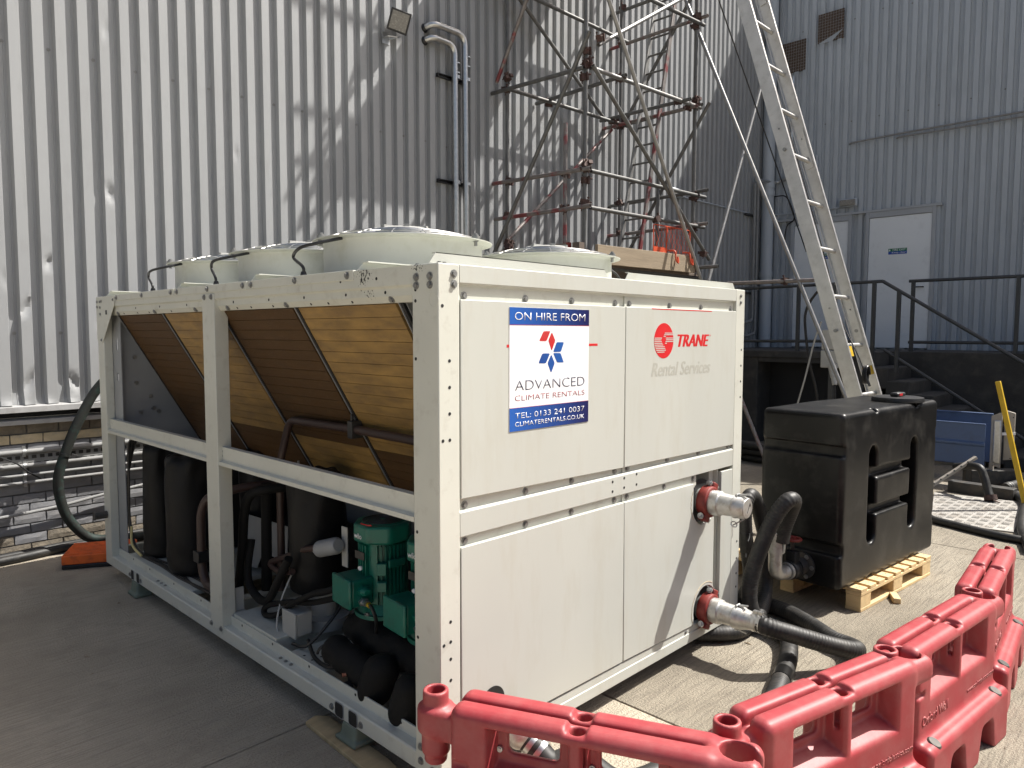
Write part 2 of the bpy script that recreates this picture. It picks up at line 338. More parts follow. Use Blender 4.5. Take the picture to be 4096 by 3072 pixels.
# implicit shapes -> mesh (moulded plastic, lagging, blown tanks)
def surfnet(f, lo, hi, h):
    ax=[np.arange(lo[i],hi[i]+h,h) for i in range(3)]
    X,Y,Z=np.meshgrid(*ax,indexing='ij'); S=f(X,Y,Z); ins=S<0
    nx,ny,nz=S.shape; cnt=np.zeros((nx-1,ny-1,nz-1)); acc=np.zeros((nx-1,ny-1,nz-1,3))
    corners=[(i,j,k) for i in (0,1) for j in (0,1) for k in (0,1)]
    sl=lambda c:(slice(c[0],nx-1+c[0]),slice(c[1],ny-1+c[1]),slice(c[2],nz-1+c[2]))
    for a in corners:
        for b in corners:
            if b>a and sum(abs(x-y) for x,y in zip(a,b))==1:
                sa=S[sl(a)]; sb=S[sl(b)]; m=(sa<0)!=(sb<0)
                t=np.where(m, sa/np.where(m,sa-sb,1),0)
                for d in range(3): acc[...,d]+=np.where(m, a[d]+t*(b[d]-a[d]),0)
                cnt+=m
    act=cnt>0; idx=-np.ones(cnt.shape,int); idx[act]=np.arange(act.sum())
    g=np.argwhere(act); vs=np.array(lo)+h*(g+acc[act]/cnt[act][:,None]); faces=[]
    def quads(m, o1, o2, flip_first):
        e=np.argwhere(m)
        if len(e)==0: return
        o1=np.array(o1); o2=np.array(o2)
        ok=np.all(e-o1-o2>=0,axis=1)&np.all(e<np.array(cnt.shape),axis=1); e=e[ok]
        q=np.stack([idx[tuple((e-o1-o2).T)],idx[tuple((e-o2).T)],idx[tuple(e.T)],idx[tuple((e-o1).T)]],1)
        s=ins[tuple(e.T)]; q[~s]=q[~s][:,::-1]
        faces.append(q if flip_first else q[:,::-1])
    dx=np.zeros(ins.shape,bool); dx[:-1]=ins[:-1]!=ins[1:]; quads(dx,(0,1,0),(0,0,1),True)
    dy=np.zeros(ins.shape,bool); dy[:,:-1]=ins[:,:-1]!=ins[:,1:]; quads(dy,(0,0,1),(1,0,0),True)
    dz=np.zeros(ins.shape,bool); dz[:,:,:-1]=ins[:,:,:-1]!=ins[:,:,1:]; quads(dz,(1,0,0),(0,1,0),True)
    F=np.concatenate(faces); F=F[(F>=0).all(1)]
    return vs,F
def sdf_mesh(name, f, lo, hi, h):
    vs,F=surfnet(f,lo,hi,h); me=bpy.data.meshes.new(name); me.from_pydata(vs.tolist(),[],F.tolist()); me.update()
    me.polygons.foreach_set('use_smooth',[True]*len(me.polygons)); return me
def sbox(X,Y,Z,c,hs,r=0.0):
    qx=np.abs(X-c[0])-hs[0]+r; qy=np.abs(Y-c[1])-hs[1]+r; qz=np.abs(Z-c[2])-hs[2]+r
    return np.sqrt(np.maximum(qx,0)**2+np.maximum(qy,0)**2+np.maximum(qz,0)**2)+np.minimum(np.maximum(qx,np.maximum(qy,qz)),0)-r
def smin(a,b,k):
    h=np.clip(0.5+0.5*(b-a)/k,0,1); return b*(1-h)+a*h-k*h*(1-h)
def smax(a,b,k): return -smin(-a,-b,k)
def scap(X,Y,Z,a,b,r):
    a=np.array(a);b=np.array(b);d=b-a; t=np.clip(((X-a[0])*d[0]+(Y-a[1])*d[1]+(Z-a[2])*d[2])/(d@d),0,1)
    return np.sqrt((X-a[0]-t*d[0])**2+(Y-a[1]-t*d[1])**2+(Z-a[2]-t*d[2])**2)-r
def scylz(X,Y,Z,c,r,z0,z1,rd=0.005):
    d=np.sqrt((X-c[0])**2+(Y-c[1])**2)-r; e=np.maximum(z0-Z,Z-z1); return smax(d,e,rd)

def heavy(name, body, mat, parent, o, u, w, x0, x1, z0, z1, lift, shear, grow, n=5):
    for k in range(n):
        d=grow*(2*k/(n-1)-1); t=text(name,body,mat,parent,o,u,w,x0+grow+d,x1-grow+d,z0,z1,lift+0.00012*k,shear=shear,thick=0)
        if k==0: first=t; acc=MB()
        acc.add([tuple(v.co) for v in t.data.vertices],[tuple(p.vertices) for p in t.data.polygons])
        if k: bpy.data.objects.remove(t)
    first.data=acc.mesh(name,0); first.data.materials.append(mat)
def text(name, body, mat, parent, o, u, w, x0, x1, z0, z1, lift, shear=0, bold=0, thick=0.0002, local=False, M=None):
    """lettering fitted to the rectangle x0..x1, z0..z1 in the plane (o;u,w)"""
    cu=bpy.data.curves.new(name,'FONT'); cu.body=body; cu.size=1; cu.offset=bold; cu.shear=shear; cu.resolution_u=3; cu.extrude=0.0
    t=bpy.data.objects.new(name,cu); C.objects.link(t); dg=bpy.context.evaluated_depsgraph_get()
    me=bpy.data.meshes.new_from_object(t.evaluated_get(dg)); bpy.data.objects.remove(t); bpy.data.curves.remove(cu)
    co=np.empty(len(me.vertices)*3); me.vertices.foreach_get('co',co); co=co.reshape(-1,3)
    a=co.min(0); b=co.max(0); co[:,0]=x0+(co[:,0]-a[0])/(b[0]-a[0])*(x1-x0); co[:,1]=z0+(co[:,1]-a[1])/(b[1]-a[1])*(z1-z0)
    o=np.array(o); u=np.array(u); w=np.array(w); n=np.cross(u,w); P=o+co[:,:1]*u+co[:,1:2]*w+n*lift
    me.vertices.foreach_set('co',P.ravel()); me.update(); me.materials.clear()
    ob=obj(name,me,mat,parent,M,local)
    if thick:
        s=ob.modifiers.new('thickness','SOLIDIFY'); s.thickness=thick; s.offset=-1
    return ob

# shared small hardware
def bolt_mesh(r=0.010, h=0.009, wr=0.015):
    return MB().cyl((0,0,0),(0,0,0.0025),wr,14).cyl((0,0,0.0025),(0,0,h),r,6).mesh('bolt',30)
BOLT=bolt_mesh(); BOLT.materials.append(boltm)
BOLTS=bolt_mesh(0.007,0.006,0.010); BOLTS.materials.append(boltm)
HOLE=MB().cyl((0,0,-0.004),(0,0,0.0008),0.0065,10).mesh('bolt_hole',30); HOLE.materials.append(darkm)
def bolt(parent,p,n,small=False,local=False): return obj('bolt', BOLTS if small else BOLT, None, parent, frame_to(p,n,random.random()*6), local)
def hole(parent,p,n,local=False): return obj('bolt_hole', HOLE, None, parent, frame_to(p,n), local)
# ================================================================ the yard floor
ground = obj('ground', MB().box(-60,60,-60,60,-0.30,-0.02), bouncecon); ground['kind']='structure'
xs=[-10.88,-6.88,-2.88,1.12,5.12,9.12,12.6]; ys=[-11.1,-7.1,-3.1,0.90,4.74]
for i in range(len(xs)-1):
    for j in range(len(ys)-1):
        g=0.005
        obj('concrete_slab', MB().box(xs[i]+g,xs[i+1]-g,ys[j]+g,ys[j+1]-g,-0.15,0.0), bouncecon if xs[i+1]<-2.8 else (concreteL if xs[i+1]<1.2 else concrete), ground, bevel=0.004)

# ================================================================ clad building behind (faces -Y)
PITCH=0.1565
def rib_profile(n):
    """offsets (along, out) over n ribs; trough at 0, crown at 0.04"""
    pts=[]
    for k in range(n):
        b=k*PITCH
        pts += [(b,0.0),(b+0.030,0.0),(b+0.033,0.004),(b+0.038,0.004),(b+0.041,0.0),(b+0.058,0.0),(b+0.072,0.042),(b+0.145,0.042),(b+0.1555,0.0)]
    pts.append((n*PITCH,0.0)); return pts
def sheet_mesh(n, z0, z1, nz=1, dents=(), lip=0.0):
    pr=rib_profile(n)
    if nz>1:
        pr2=[]
        for a,b in zip(pr,pr[1:]):
            pr2.append(a)
            if b[0]-a[0]>0.03 : pr2 += [(a[0]+(b[0]-a[0])*t, a[1]+(b[1]-a[1])*t) for t in (0.2,0.4,0.6,0.8)]
        pr2.append(pr[-1]); pr=pr2
    zs=[z0+(z1-z0)*k/nz for k in range(nz+1)] if nz==1 else sorted(set([z0,z0+0.01,z0+0.03]+[round(z0+0.04*k,3) for k in range(1,int(5.2/0.04))]+[z1]))
    m=MB(); vs=[]
    for z in zs:
        for a,o in pr:
            da=0; do=0
            for (ca,cz,ra,rz,dep,sl) in dents:
                q=((a-ca-sl*(z-cz))/ra)**2+((z-cz)/rz)**2
                if q<1: do-=dep*(1-q)**1.5
            if lip and z<z0+0.05: do+=lip*(1-(z-z0)/0.05)*(0.5+0.5*math.sin(a*37))
            vs.append((a+da,-(max(o+do,-0.002)),z))
    k=len(pr); fs=[]
    for i in range(len(zs)-1):
        for j in range(k-1): fs.append((i*k+j,i*k+j+1,(i+1)*k+j+1,(i+1)*k+j))
    m.add(vs,fs); return m.mesh('cladding_sheet',25)
YW=4.72
bld=thing('clad_building','tall building with light grey ribbed metal cladding above a painted brick base','building',(4,YW,0))
SHW=6*PITCH; X0=-2.205
base_sheet=sheet_mesh(6,1.19,9.4); base_sheet.materials.append(clad)
rnd=random.Random(3)
i=0; x=X0
while x<12.3:
    if i<6:
        de=[]
        for k in range(2): 
            b=rnd.randrange(6)*PITCH
            de.append((b+0.062+rnd.random()*0.09, 1.4+rnd.random()*3.2, 0.025+rnd.random()*0.02, 0.04+rnd.random()*0.05, 0.006+rnd.random()*0.008, rnd.uniform(-0.3,0.3)))
        if i==1: de += [(0.92,3.55,0.07,0.35,0.030,0.05),(0.78,1.34,0.05,0.14,0.03,-0.4),(0.45,1.32,0.06,0.10,0.028,0.4),(0.28,1.30,0.05,0.09,0.025,-0.5)]
        if i==2: de += [(0.12,1.95,0.055,0.10,0.03,0.6),(0.28,2.3,0.05,0.06,0.026,0.2),(0.74,2.9,0.05,0.09,0.022,-0.3),(0.11,1.36,0.06,0.12,0.03,0.5),(0.42,1.35,0.05,0.1,0.028,-0.5)]
        me=sheet_mesh(6,1.19,9.4,2,de,0.02 if i<4 else 0); me.materials.append(clad)
    else: me=base_sheet
    n=6
    obj('cladding_sheet',me,None,bld,Matrix.Translation((x,YW-0.0015*(i%2),0)))
    x+=SHW; i+=1
XEND=12.30
obj('wall_core',MB().box(-8,XEND+6,YW+0.055,YW+6,1.15,9.4),darkcon,bld)
obj('roof_edge',MB().box(-8,XEND,YW-0.06,YW+6,9.4,9.55),flashm,bld)
sc_=MB().cyl((0,0,0),(0,0,0.003),0.014,12).cyl((0,0,0.003),(0,0,0.010),0.008,6).mesh('fastener',30); sc_.materials.append(conduit)
for zz,off in ((3.945,0.0),(1.75,0.0),(6.1,0.0),(8.2,0.0)):
    k=0
    while True:
        xx=-1.857+0.3130*k+rnd.uniform(-0.006,0.006); k+=1
        if xx>11.6: break
        obj('fastener',sc_,None,bld,frame_to((xx,YW-0.001,zz+rnd.uniform(-0.012,0.012)),(0,-1,0)))
# ledges below the cladding
obj('ledge',MB().prism([(0,0),(0.10,0),(0.10,-0.012),(0.112,-0.012),(0.112,0.035),(0,0.05)],(-8,YW+0.03,1.145),(0,-1,0),(0,0,1),-(8+XEND)),flashm,bld,bevel=0.003)
obj('ledge',MB().prism([(0,0),(0.085,0),(0.085,0.035),(0,0.05)],(-8,YW+0.04,1.036),(0,-1,0),(0,0,1),-(8+XEND)),flashm,bld,bevel=0.003)
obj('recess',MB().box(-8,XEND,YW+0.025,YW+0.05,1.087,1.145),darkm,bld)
obj('mortar_bed',MB().box(-8,XEND,YW+0.046,YW+0.5,-0.02,1.036),mortar,bld)
def brick_mesh(seed, w):
    r=random.Random(seed); h=0.068
    m=MB(); 
    nx,nz=4,2; vs=[]; 
    for k in range(nz+1):
        for j in range(nx+1):
            e = 0.004 if (j in (0,nx) or k in (0,nz)) else 0
            vs.append((w*j/nx+(r.uniform(-.003,.003)),-0.010+e+r.uniform(-.0007,.0007),h*k/nz+r.uniform(-.002,.002)))
    n=len(vs); vs+= [(p[0],0.02,p[2]) for p in vs]; fs=[]
    for k in range(nz):
        for j in range(nx):
            a=k*(nx+1)+j; fs.append((a,a+1,a+nx+2,a+nx+1))
    for j in range(nx): fs += [(j,n+j,n+j+1,j+1), (nz*(nx+1)+j,nz*(nx+1)+j+1,n+nz*(nx+1)+j+1,n+nz*(nx+1)+j)]
    for k in range(nz): fs += [(k*(nx+1),(k+1)*(nx+1),n+(k+1)*(nx+1),n+k*(nx+1)), (k*(nx+1)+nx,n+k*(nx+1)+nx,n+(k+1)*(nx+1)+nx,(k+1)*(nx+1)+nx)]
    return m.add(vs,fs).mesh('brick',0)
BR={}
for mt in (brickg,brickc,brickd):
    BR[mt.name]=[brick_mesh(q,0.213) for q in range(5)]
    for me in BR[mt.name]: me.materials.append(mt)
for c in range(13):
    z=0.008+c*0.0795
    for k in range(17):
        xx=-1.35+k*0.2235+(0.112 if c%2 else 0)
        mt = brickd if c==12 or c==0 else (brickc if c==11 else brickg)
        if c==11 and rnd.random()<0.35: mt=brickg
        if c==12 and rnd.random()<0.25: mt=brickc
        if c in (1,2) and rnd.random()<0.3: mt=brickd
        if c==9 and rnd.random()<0.15: mt=brickc
        obj('brick',rnd.choice(BR[mt.name]),None,bld,Matrix.Translation((xx,YW+0.036+rnd.uniform(-.002,.002),z)))

# ================================================================ building on the right (faces -X)
XR=12.30
bl2=thing('clad_building','blue-grey ribbed metal building in shade with two white fire doors','building',(XR,0,0))
m2=sheet_mesh(6,0.0,8.95); m2.materials.append(clad2)
def rsheet(y, z0, z1, n=6):
    me=sheet_mesh(n,z0,z1); me.materials.append(clad2)
    return obj('cladding_sheet',me,None,bl2,Matrix.Translation((XR+0.04,y,0)) @ Matrix.Rotation(-math.pi/2,4,'Z'))
y=YW-0.02; k=0
DOORS=[(4.06,3.06),(2.70,1.69)]          # y from, y to
while y>-11:
    # door bays are left open in the sheets
    rsheet(y,1.42,8.95 if y>-1 else 6.4); y-=SHW
def filler(ya,yb):
    n=max(1,round((ya-yb)/PITCH)); 
    me=sheet_mesh(n,1.45,3.92); me.materials.append(clad2)
    o=obj('cladding_sheet',me,None,bl2,Matrix.Translation((XR+0.04,ya,0)) @ Matrix.Rotation(-math.pi/2,4,'Z') @ Matrix.Diagonal((( ya-yb)/(n*PITCH),1,1,1)))
obj('wall_core',MB().box(XR+0.10,XR+9,-1.6,YW,0,8.95).box(XR+0.10,XR+9,-11,-1.6,0,6.4),darkcon,bl2)
obj('roof_edge',MB().box(XR-0.05,XR+9,-1.6,YW,8.95,9.05),flashm,bl2)
obj('door_header_trim',MB().box(XR-0.06,XR+0.03,1.55,4.62,3.90,3.945),framem,bl2)
for zz in (5.6,7.4):
    k=0; yq=4.5
    while yq>-3: obj('fastener',sc_,None,bl2,frame_to((XR+0.039,yq,zz+rnd.uniform(-.03,.03)),(-1,0,0))); yq-=0.4695
for di,(ya,yb) in enumerate(DOORS):
    f=MB().box(XR-0.05,XR+0.03,ya,ya+0.06,1.475,3.90).box(XR-0.05,XR+0.03,yb-0.06,yb,1.475,3.90).box(XR-0.048,XR+0.03,yb,ya,3.80,3.90)
    obj('door_frame',f,framem,bl2,bevel=0.004)
    d=obj('door',MB().box(XR-0.030,XR+0.02,yb+0.006,ya-0.006,1.50,3.794),doorm,bl2,bevel=0.003)
    obj('door_handle',MB().cyl((XR-0.03,yb+0.10,2.55),(XR-0.07,yb+0.10,2.55),0.012).bar((XR-0.07,yb+0.10,2.55),(XR-0.07,yb+0.22,2.55),0.02,0.02),steeldk,d)
    yc=(ya+yb)/2+0.02-(0.03 if di==0 else 0)
    obj('sign_panel',MB().box(XR-0.034,XR-0.030,yc-0.15,yc+0.15,3.185,3.235),sgreen,d)
    obj('sign_panel',MB().box(XR-0.034,XR-0.030,yc-0.15,yc+0.15,3.135,3.185),sblue,d)
    o=(XR-0.034,yc,0); u=(0,-1,0); w=(0,0,1)
    text('lettering','FIRE EXIT',white,d,o,u,w,-0.08,0.13,3.193,3.226,0.001)
    text('lettering','Keep clear',white,d,o,u,w,-0.09,0.135,3.142,3.178,0.002)
    run=MB().prism([(-.132,3.226),(-.124,3.226),(-.124,3.218),(-.132,3.218)],o,u,w,0.002).prism([(-.137,3.215),(-.118,3.212),(-.115,3.203),(-.121,3.203),(-.123,3.208),(-.126,3.200),(-.117,3.190),(-.122,3.188),(-.131,3.198),(-.139,3.190),(-.142,3.193),(-.133,3.205),(-.138,3.205)],o,u,w,0.002)
    obj('running_figure',run,white,d)
# mesh covered openings
for k,(ya,yb,za,zb) in enumerate(((3.73,3.27,7.10,7.62),(4.40,3.95,6.70,7.27))):
    op=obj('wall_opening',MB().box(XR-0.004,XR+0.03,yb,ya,za,zb),mesho if k==0 else mesho,bl2)
    g=MB()
    for q in range(13): 
        yy=yb-0.06+(ya-yb+0.12)*q/12; g.cyl((XR-0.015,yy,za-0.08),(XR-0.015,yy,zb+0.06),0.0016,5)
    for q in range(14):
        z=za-0.08+(zb-za+0.14)*q/13; g.cyl((XR-0.018,yb-0.06,z),(XR-0.018,ya+0.06,z),0.0016,5)
    obj('wire_mesh',g,galv,op)
    if k==0: obj('cladding_flap',MB().prism([(0,0),(0.26,0),(0.46,0.17),(0.0,0.0)][:3],(XR-0.008,3.73,7.09),(0,-1,0),(0,0,1),0.004),clad2,op)

# ================================================================ loading platform, steps and railings
plat=thing('loading_platform','soot-dark concrete loading platform in front of the white fire doors','platform',(10.5,2,0))
PZ=1.475
m=MB().box(9.4,12.38,3.35,4.70,0,PZ).box(9.9,12.38,2.05,3.35,0,PZ).box(9.4,9.9,2.05,3.35,1.30,PZ).box(9.4,12.38,1.75,2.05,0,PZ).box(10.5,12.38,-11,1.75,0,PZ)
obj('platform_body',m,darkcon,plat,bevel=0.012)
obj('platform_nosing',MB().box(9.37,9.42,1.75,4.70,PZ-0.10,PZ+0.006),darkcon,plat,bevel=0.01)
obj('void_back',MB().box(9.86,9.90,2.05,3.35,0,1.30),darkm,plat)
for k in range(7):
    z=PZ-0.18*(k+1)-0.03; ya=1.75-0.29*k
    obj('step',MB().box(9.45,10.50,ya-0.31-rnd.uniform(0,.015),ya,0 if k==6 else z-0.30,z),darkcon,plat,bevel=0.02)
def railing(label, segs, posts):
    t=thing('railing',label,'railing',segs[0][0],0,'dark railings on the loading platform')
    for a,b in segs: obj('rail',MB().cyl(a,b,0.024,12),railm,t)
    for p,z0,z1 in posts: obj('post',MB().bar((p[0],p[1],z0),(p[0],p[1],z1),0.05,0.05,(1,0,0)),railm,t,bevel=0.003)
    return t
railing('dark steel railing with sloping handrail down the concrete steps',
  [((9.47,4.6,2.46),(9.47,1.55,2.49)),((9.47,1.55,2.49),(9.47,-0.45,1.19)),((9.47,4.6,1.62),(9.47,1.75,1.64)),((9.47,1.5,1.52),(9.47,-0.45,0.25))],
  [((9.47,4.3),PZ,2.46),((9.47,2.75),PZ,2.47),((9.47,1.66),PZ-0.1,2.49),((9.47,1.33),1.20,2.35),((9.47,-0.40),0,1.21)])
railing('dark steel railing along the platform edge behind the steps',
  [((10.56,1.52,2.545),(10.56,-9,2.56)),((10.56,1.50,1.62),(10.56,-9,1.63))],
  [((10.56,1.46),PZ,2.54)]+[((10.56,0.13-1.4*k),PZ,2.55) for k in range(5)])
# ================================================================ the chiller
W=2.271; LN=3.725; B0=0.10; T=2.0
ch=thing('chiller_unit','large cream rental chiller unit with roof fans and an on-hire sign on its end panel','chiller',(0,0,B0))
NX=(-1,0,0); NY=(0,-1,0); NZ=(0,0,1)
def post(poly,name='corner_post'): return obj(name,MB().prism(poly,(0,0,B0),(1,0,0),(0,1,0),T-B0),creamd,ch,bevel=0.004)
pA=post([(0,0),(.098,0),(.098,.035),(.035,.035),(.035,.147),(0,.147)])
pB=post([(W,0),(W,.147),(W-.035,.147),(W-.035,.035),(W-.10,.035),(W-.10,0)])
pC=post([(0,LN),(0,LN-.128),(.055,LN-.128),(.055,LN-.05),(.10,LN-.05),(.10,LN)])
pD=post([(W,LN),(W-.10,LN),(W-.10,LN-.05),(W-.05,LN-.05),(W-.05,LN-.128),(W,LN-.128)])
mp=obj('mid_post',MB().prism([(0,0),(.147,0),(.147,.055),(.135,.055),(.135,.012),(.012,.012),(.012,.075),(0,.075)],(-.003,1.81,.135),(0,1,0),(1,0,0),-1.822),creamd,ch,bevel=0.003)
mp2=obj('mid_post',MB().prism([(0,0),(.147,0),(.147,.055),(.135,.055),(.135,.012),(.012,.012),(.012,.075),(0,.075)],(W+.003,1.957,.135),(0,-1,0),(-1,0,0),-1.822),creamd,ch,bevel=0.003)
for p in ((-.003,1.84,1.94),(-.003,1.925,1.94),(-.003,1.945,.16),(-.003,1.825,.16)): bolt(mp,p,NX)
bolt(mp,(.03,1.81,1.90),NY,True); bolt(mp,(.03,1.81,1.10),NY,True); bolt(mp,(.03,1.81,1.125),NY,True)
# corner post bolts and punched holes
for y in (.045,.122):
    for z in (1.955,1.925): bolt(pA,(0,y,z),NX)
for z in (1.965,1.928): bolt(pA,(.072,0,z),NY)
for z in (.20,.145): bolt(pA,(0,.115,z),NX)
bolt(pA,(0,.045,.135),NX)
for z in (1.91,1.87,1.66,1.02,.62): hole(pA,(0,.128,z),NX)
for z in (1.655,1.56,1.465,1.37): hole(pA,(.05,0,z),NY)
for z in (.58,.505,.44,.36): hole(pA,(.05,0,z+.12),NY)
for z in (1.85,1.37,.62,.25): hole(pA,(.018,0,z),NY)
obj('knockout',MB().lathe([(.026,0),(.026,.001),(.024,.001),(.024,0)],(0,.024,1.87),NX,24,False),creamd,pA)
for z in (1.965,1.928): bolt(pB,(W-.05,0,z),NY,True)
for z in (1.66,1.57,1.48,1.39,.55,.45,.36,.28): hole(pB,(W-.03,0,z),NY)
bolt(pB,(W-.04,0,.72),NY,True)
# top rails
rp=[(0,T),(0,1.931),(.012,1.922),(.012,1.893),(.030,1.869),(.06,1.869),(.06,T)]
trL=obj('top_rail',MB().prism(rp,(0.002,.147,0),(1,0,0),(0,0,1),-(LN-.147-.128)),creamd,ch)
trR=obj('top_rail',MB().prism([(-a,b) for a,b in rp],(W-.002,.147,0),(1,0,0),(0,0,1),-(LN-.147-.128)),creamd,ch)
trE=obj('top_rail',MB().prism([(0,T),(0,1.933),(.012,1.931),(.012,1.925),(.05,1.925),(.05,T)],(.098,0.0,0),(0,1,0),(0,0,1),W-.198),cream,ch,bevel=.003)
trF=obj('top_rail',MB().box(.10,W-.10,LN-.05,LN,1.90,T),creamd,ch)
for y in (.33,.60,.93,1.25,1.62,2.2,2.6,3.0): hole(trL,(.014,y,1.908),NX); 
for y in (.26,.52,.70,.84,1.18,1.40,1.55,2.05,2.4,2.75,2.95,3.2): hole(trL,(.0245,y+.05,1.879),(-.75,0,-.4))
for y in (.30,1.10,1.70,2.10,2.70,3.35): bolt(trL,(.022,y,1.881),(-.75,0,-.55))
for y in (.37,.47,.62): hole(trL,(.002,y,1.962),NX)
# module flashings along the top of the long side, with upstands between fan bays
for k,(ya,yb) in enumerate(((.523,1.430),(1.438,2.330),(2.338,3.340))):
    f=obj('roof_flashing',MB().box(-.0035,.06,ya,yb,1.964,2.004),creamd,ch,bevel=.002)
    for y in (ya+.04,(ya+yb)/2,yb-.04): bolt(f,(-.0035,y,1.983),NX)
for k,y in enumerate((.515,1.425,2.327,3.55)):
    prof=[(0,0),(0.042,0.040),(0.065,0.028),(0.065,0.020),(0.9,0.0)]
    obj('roof_upstand',MB().prism([(0,0),(.03,.036),(.05,.036),(1.0,.036),(1.0,0)],(.01,y,2.001),(1,0,0),(0,0,1),.004)
        .prism([(0,0),(.05,0),(.05,.004),(0,.004)],(.035,y-.045,2.034),(0,1,0),(0,0,1),.95),fancream,ch)
for xa,xb in ((.003,1.05),(1.18,2.25)):
    obj('roof_upstand',MB().prism([(xa,2.003),(xa+.03,2.042),(xb-.03,2.042),(xb,2.003)],(0,.052,0),(1,0,0),(0,0,1),-.003).box(xa+.03,xb-.03,.052,.075,2.039,2.042),cream,ch)
for p in ((.02,.018,T),(.045,.02,T),(.02,.14,T),(W-.06,.02,T),(W-.03,.02,T)): bolt(ch,p,NZ,True)
obj('roof_plate',MB().box(.06,W-.06,.055,LN-.05,1.975,2.001),fancream,ch)
# gussets of the far corner
obj('gusset',MB().prism([(3.722,1.998),(3.347,1.998),(3.347,1.94),(3.605,1.69),(3.63,1.68),(3.722,1.70)],(0,0,0),(0,1,0),(0,0,1),-.004),creamd,ch)
for y,z in ((3.70,1.965),(3.64,1.965),(3.61,1.968),(3.64,1.925),(3.70,1.93),(3.64,1.88),(3.37,1.972),(3.635,1.70)): bolt(ch,(-.004,y,z),NX,True)
obj('slot',MB().box(-.0052,-.003,3.50,3.53,1.875,1.905),darkm,ch,bevel=.001)
# mid rails, base beams
mrp=[(.022,1.148),(.022,1.078),(.0,1.072),(0,1.053),(.055,1.053),(.055,1.148)]
for xs_,o in ((1,0.0),(-1,W)):
    for ya,yb in ((.147,1.81),(1.957,LN-.128)):
        m=obj('mid_rail',MB().prism([(a*xs_,b) for a,b in mrp],(o,ya,0),(1,0,0),(0,0,1),-(yb-ya)),creamd,ch)
bp=[(0,.10),(0,.166),(.006,.171),(.045,.173),(.045,.222),(.053,.222),(.053,.10)]
for xs_,o in ((1,0.001),(-1,W-.001)):
    bm=obj('base_beam',MB().prism([(a*xs_,b) for a,b in bp],(o,.147,0),(1,0,0),(0,0,1),-(LN-.147-.128)),creamd,ch,bevel=.002)
    if xs_==1:
        for y in (.30,.62,1.0,1.35,1.68,2.2,2.6,3.0,3.3): hole(bm,(.046,y,.205),NX)
        for y in (1.14,1.19,1.24,2.70,2.76,2.82): bolt(bm,(.03,y,.173),NZ,True)
        for ya,yb in ((.645,.705),(.541,.600),(3.165,3.21),(3.065,3.11)):
            yc=(ya+yb)/2; hw=(yb-ya)/2
            pl=[(yc+(hw-.012)*sx+.012*math.cos(a+b),.134+(.018)*sz+.012*math.sin(a+b)) for (sx,sz,a) in ((1,1,0),(-1,1,math.pi/2),(-1,-1,math.pi),(1,-1,1.5*math.pi)) for b in (0,.52,1.05,1.57)]
            s=obj('lifting_slot',MB().prism([((a-yc)*1.14+yc,(b-.134)*1.12+.134) for a,b in pl],(0,0,0),(0,1,0),(0,0,1),-.002),greycab,bm)
            obj('slot_opening',MB().prism(pl,(-.002,0,0),(0,1,0),(0,0,1),-.0008),darkm,s)
        for y in (.735,.515,3.235,3.04): bolt(bm,(.001,y,.128),NX)
obj('end_beam',MB().prism([(0,.10),(0,.150),(.004,.153),(.004,.185),(.012,.188),(.05,.188),(.05,.10)],(.098,0,0),(0,1,0),(0,0,1),W-.198),cream,ch,bevel=.002)
for x in (.60,1.70): bolt(ch,(x,.004,.168),NY,True)
obj('end_beam',MB().box(.10,W-.10,LN-.05,LN,.10,.20),creamd,ch)
# end face: recessed carrier strips, rails and panels
PY=0.018
for za,zb,segs in ((1.876,1.926,((.10,1.09),(1.13,2.17))),(1.102,1.14,((.10,1.10),(1.13,2.17))),(.962,1.004,((.10,1.10),(1.13,1.80)))):
    for xa,xb in segs:
        st=obj('carrier_strip',MB().box(xa,xb,PY,PY+.006,za-.02,zb+.006),creamd,ch)
        n=4 if xb-xa>.9 else 3
        zc={1.876:1.89,1.102:1.118,.962:.982}[za]
        for k in range(n): bolt(st,(xa+.035+(xb-xa-.07)*k/(n-1)+(0.02 if k in (1,) else 0),PY,zc),NY)
obj('panel_backing',MB().box(.098,W-.10,PY+.007,PY+.012,1.09,1.15).box(.098,W-.10,PY+.007,PY+.012,1.84,1.932).box(.098,1.80,PY+.007,PY+.012,.93,1.01),creamd,ch)
obj('mid_rail',MB().prism([(0,1.004),(0,1.094),(.006,1.101),(.05,1.101),(.05,1.004)],(.098,0,0),(0,1,0),(0,0,1),W-.198),cream,ch,bevel=.002)
for x,zz in ((1.03,1.075),(1.03,1.030),(1.12,1.08),(1.12,1.035),(1.22,1.085),(1.22,1.035)): hole(ch,(x,0,zz),NY)
def panel(poly): return obj('end_panel',MB().prism(poly,(0,-.002,0),(1,0,0),(0,0,1),-.022),cream,ch,bevel=.003)
pn1=panel([(.102,1.146),(1.112,1.130),(1.112,1.875),(.102,1.875)])
pn2=panel([(1.117,1.130),(2.168,1.123),(2.168,1.878),(1.117,1.876)])
pn3=panel([(.102,.200),(1.124,.196),(1.119,.965),(.102,.965)])
arc=lambda cx,cz,r,a0,a1,n=10:[(cx+r*math.cos(math.radians(a0+(a1-a0)*k/n)),cz+r*math.sin(math.radians(a0+(a1-a0)*k/n))) for k in range(n+1)]
pn4=panel([(1.129,.196)]+[(1.772,.186)]+arc(1.888,.252,.122,198,38)+[(1.968,.36),(1.968,.74)]+arc(1.862,.850,.128,312,202,8)+[(1.745,.960),(1.122,.965)])
hp=obj('access_hole',MB().cyl((.262,0.002,.318),(.262,-.0045,.318),.064,36),blackp,pn3)
pn5=obj('end_panel',MB().box(2.040,2.168,-.002,.02,.14,.985),cream,ch,bevel=.003)
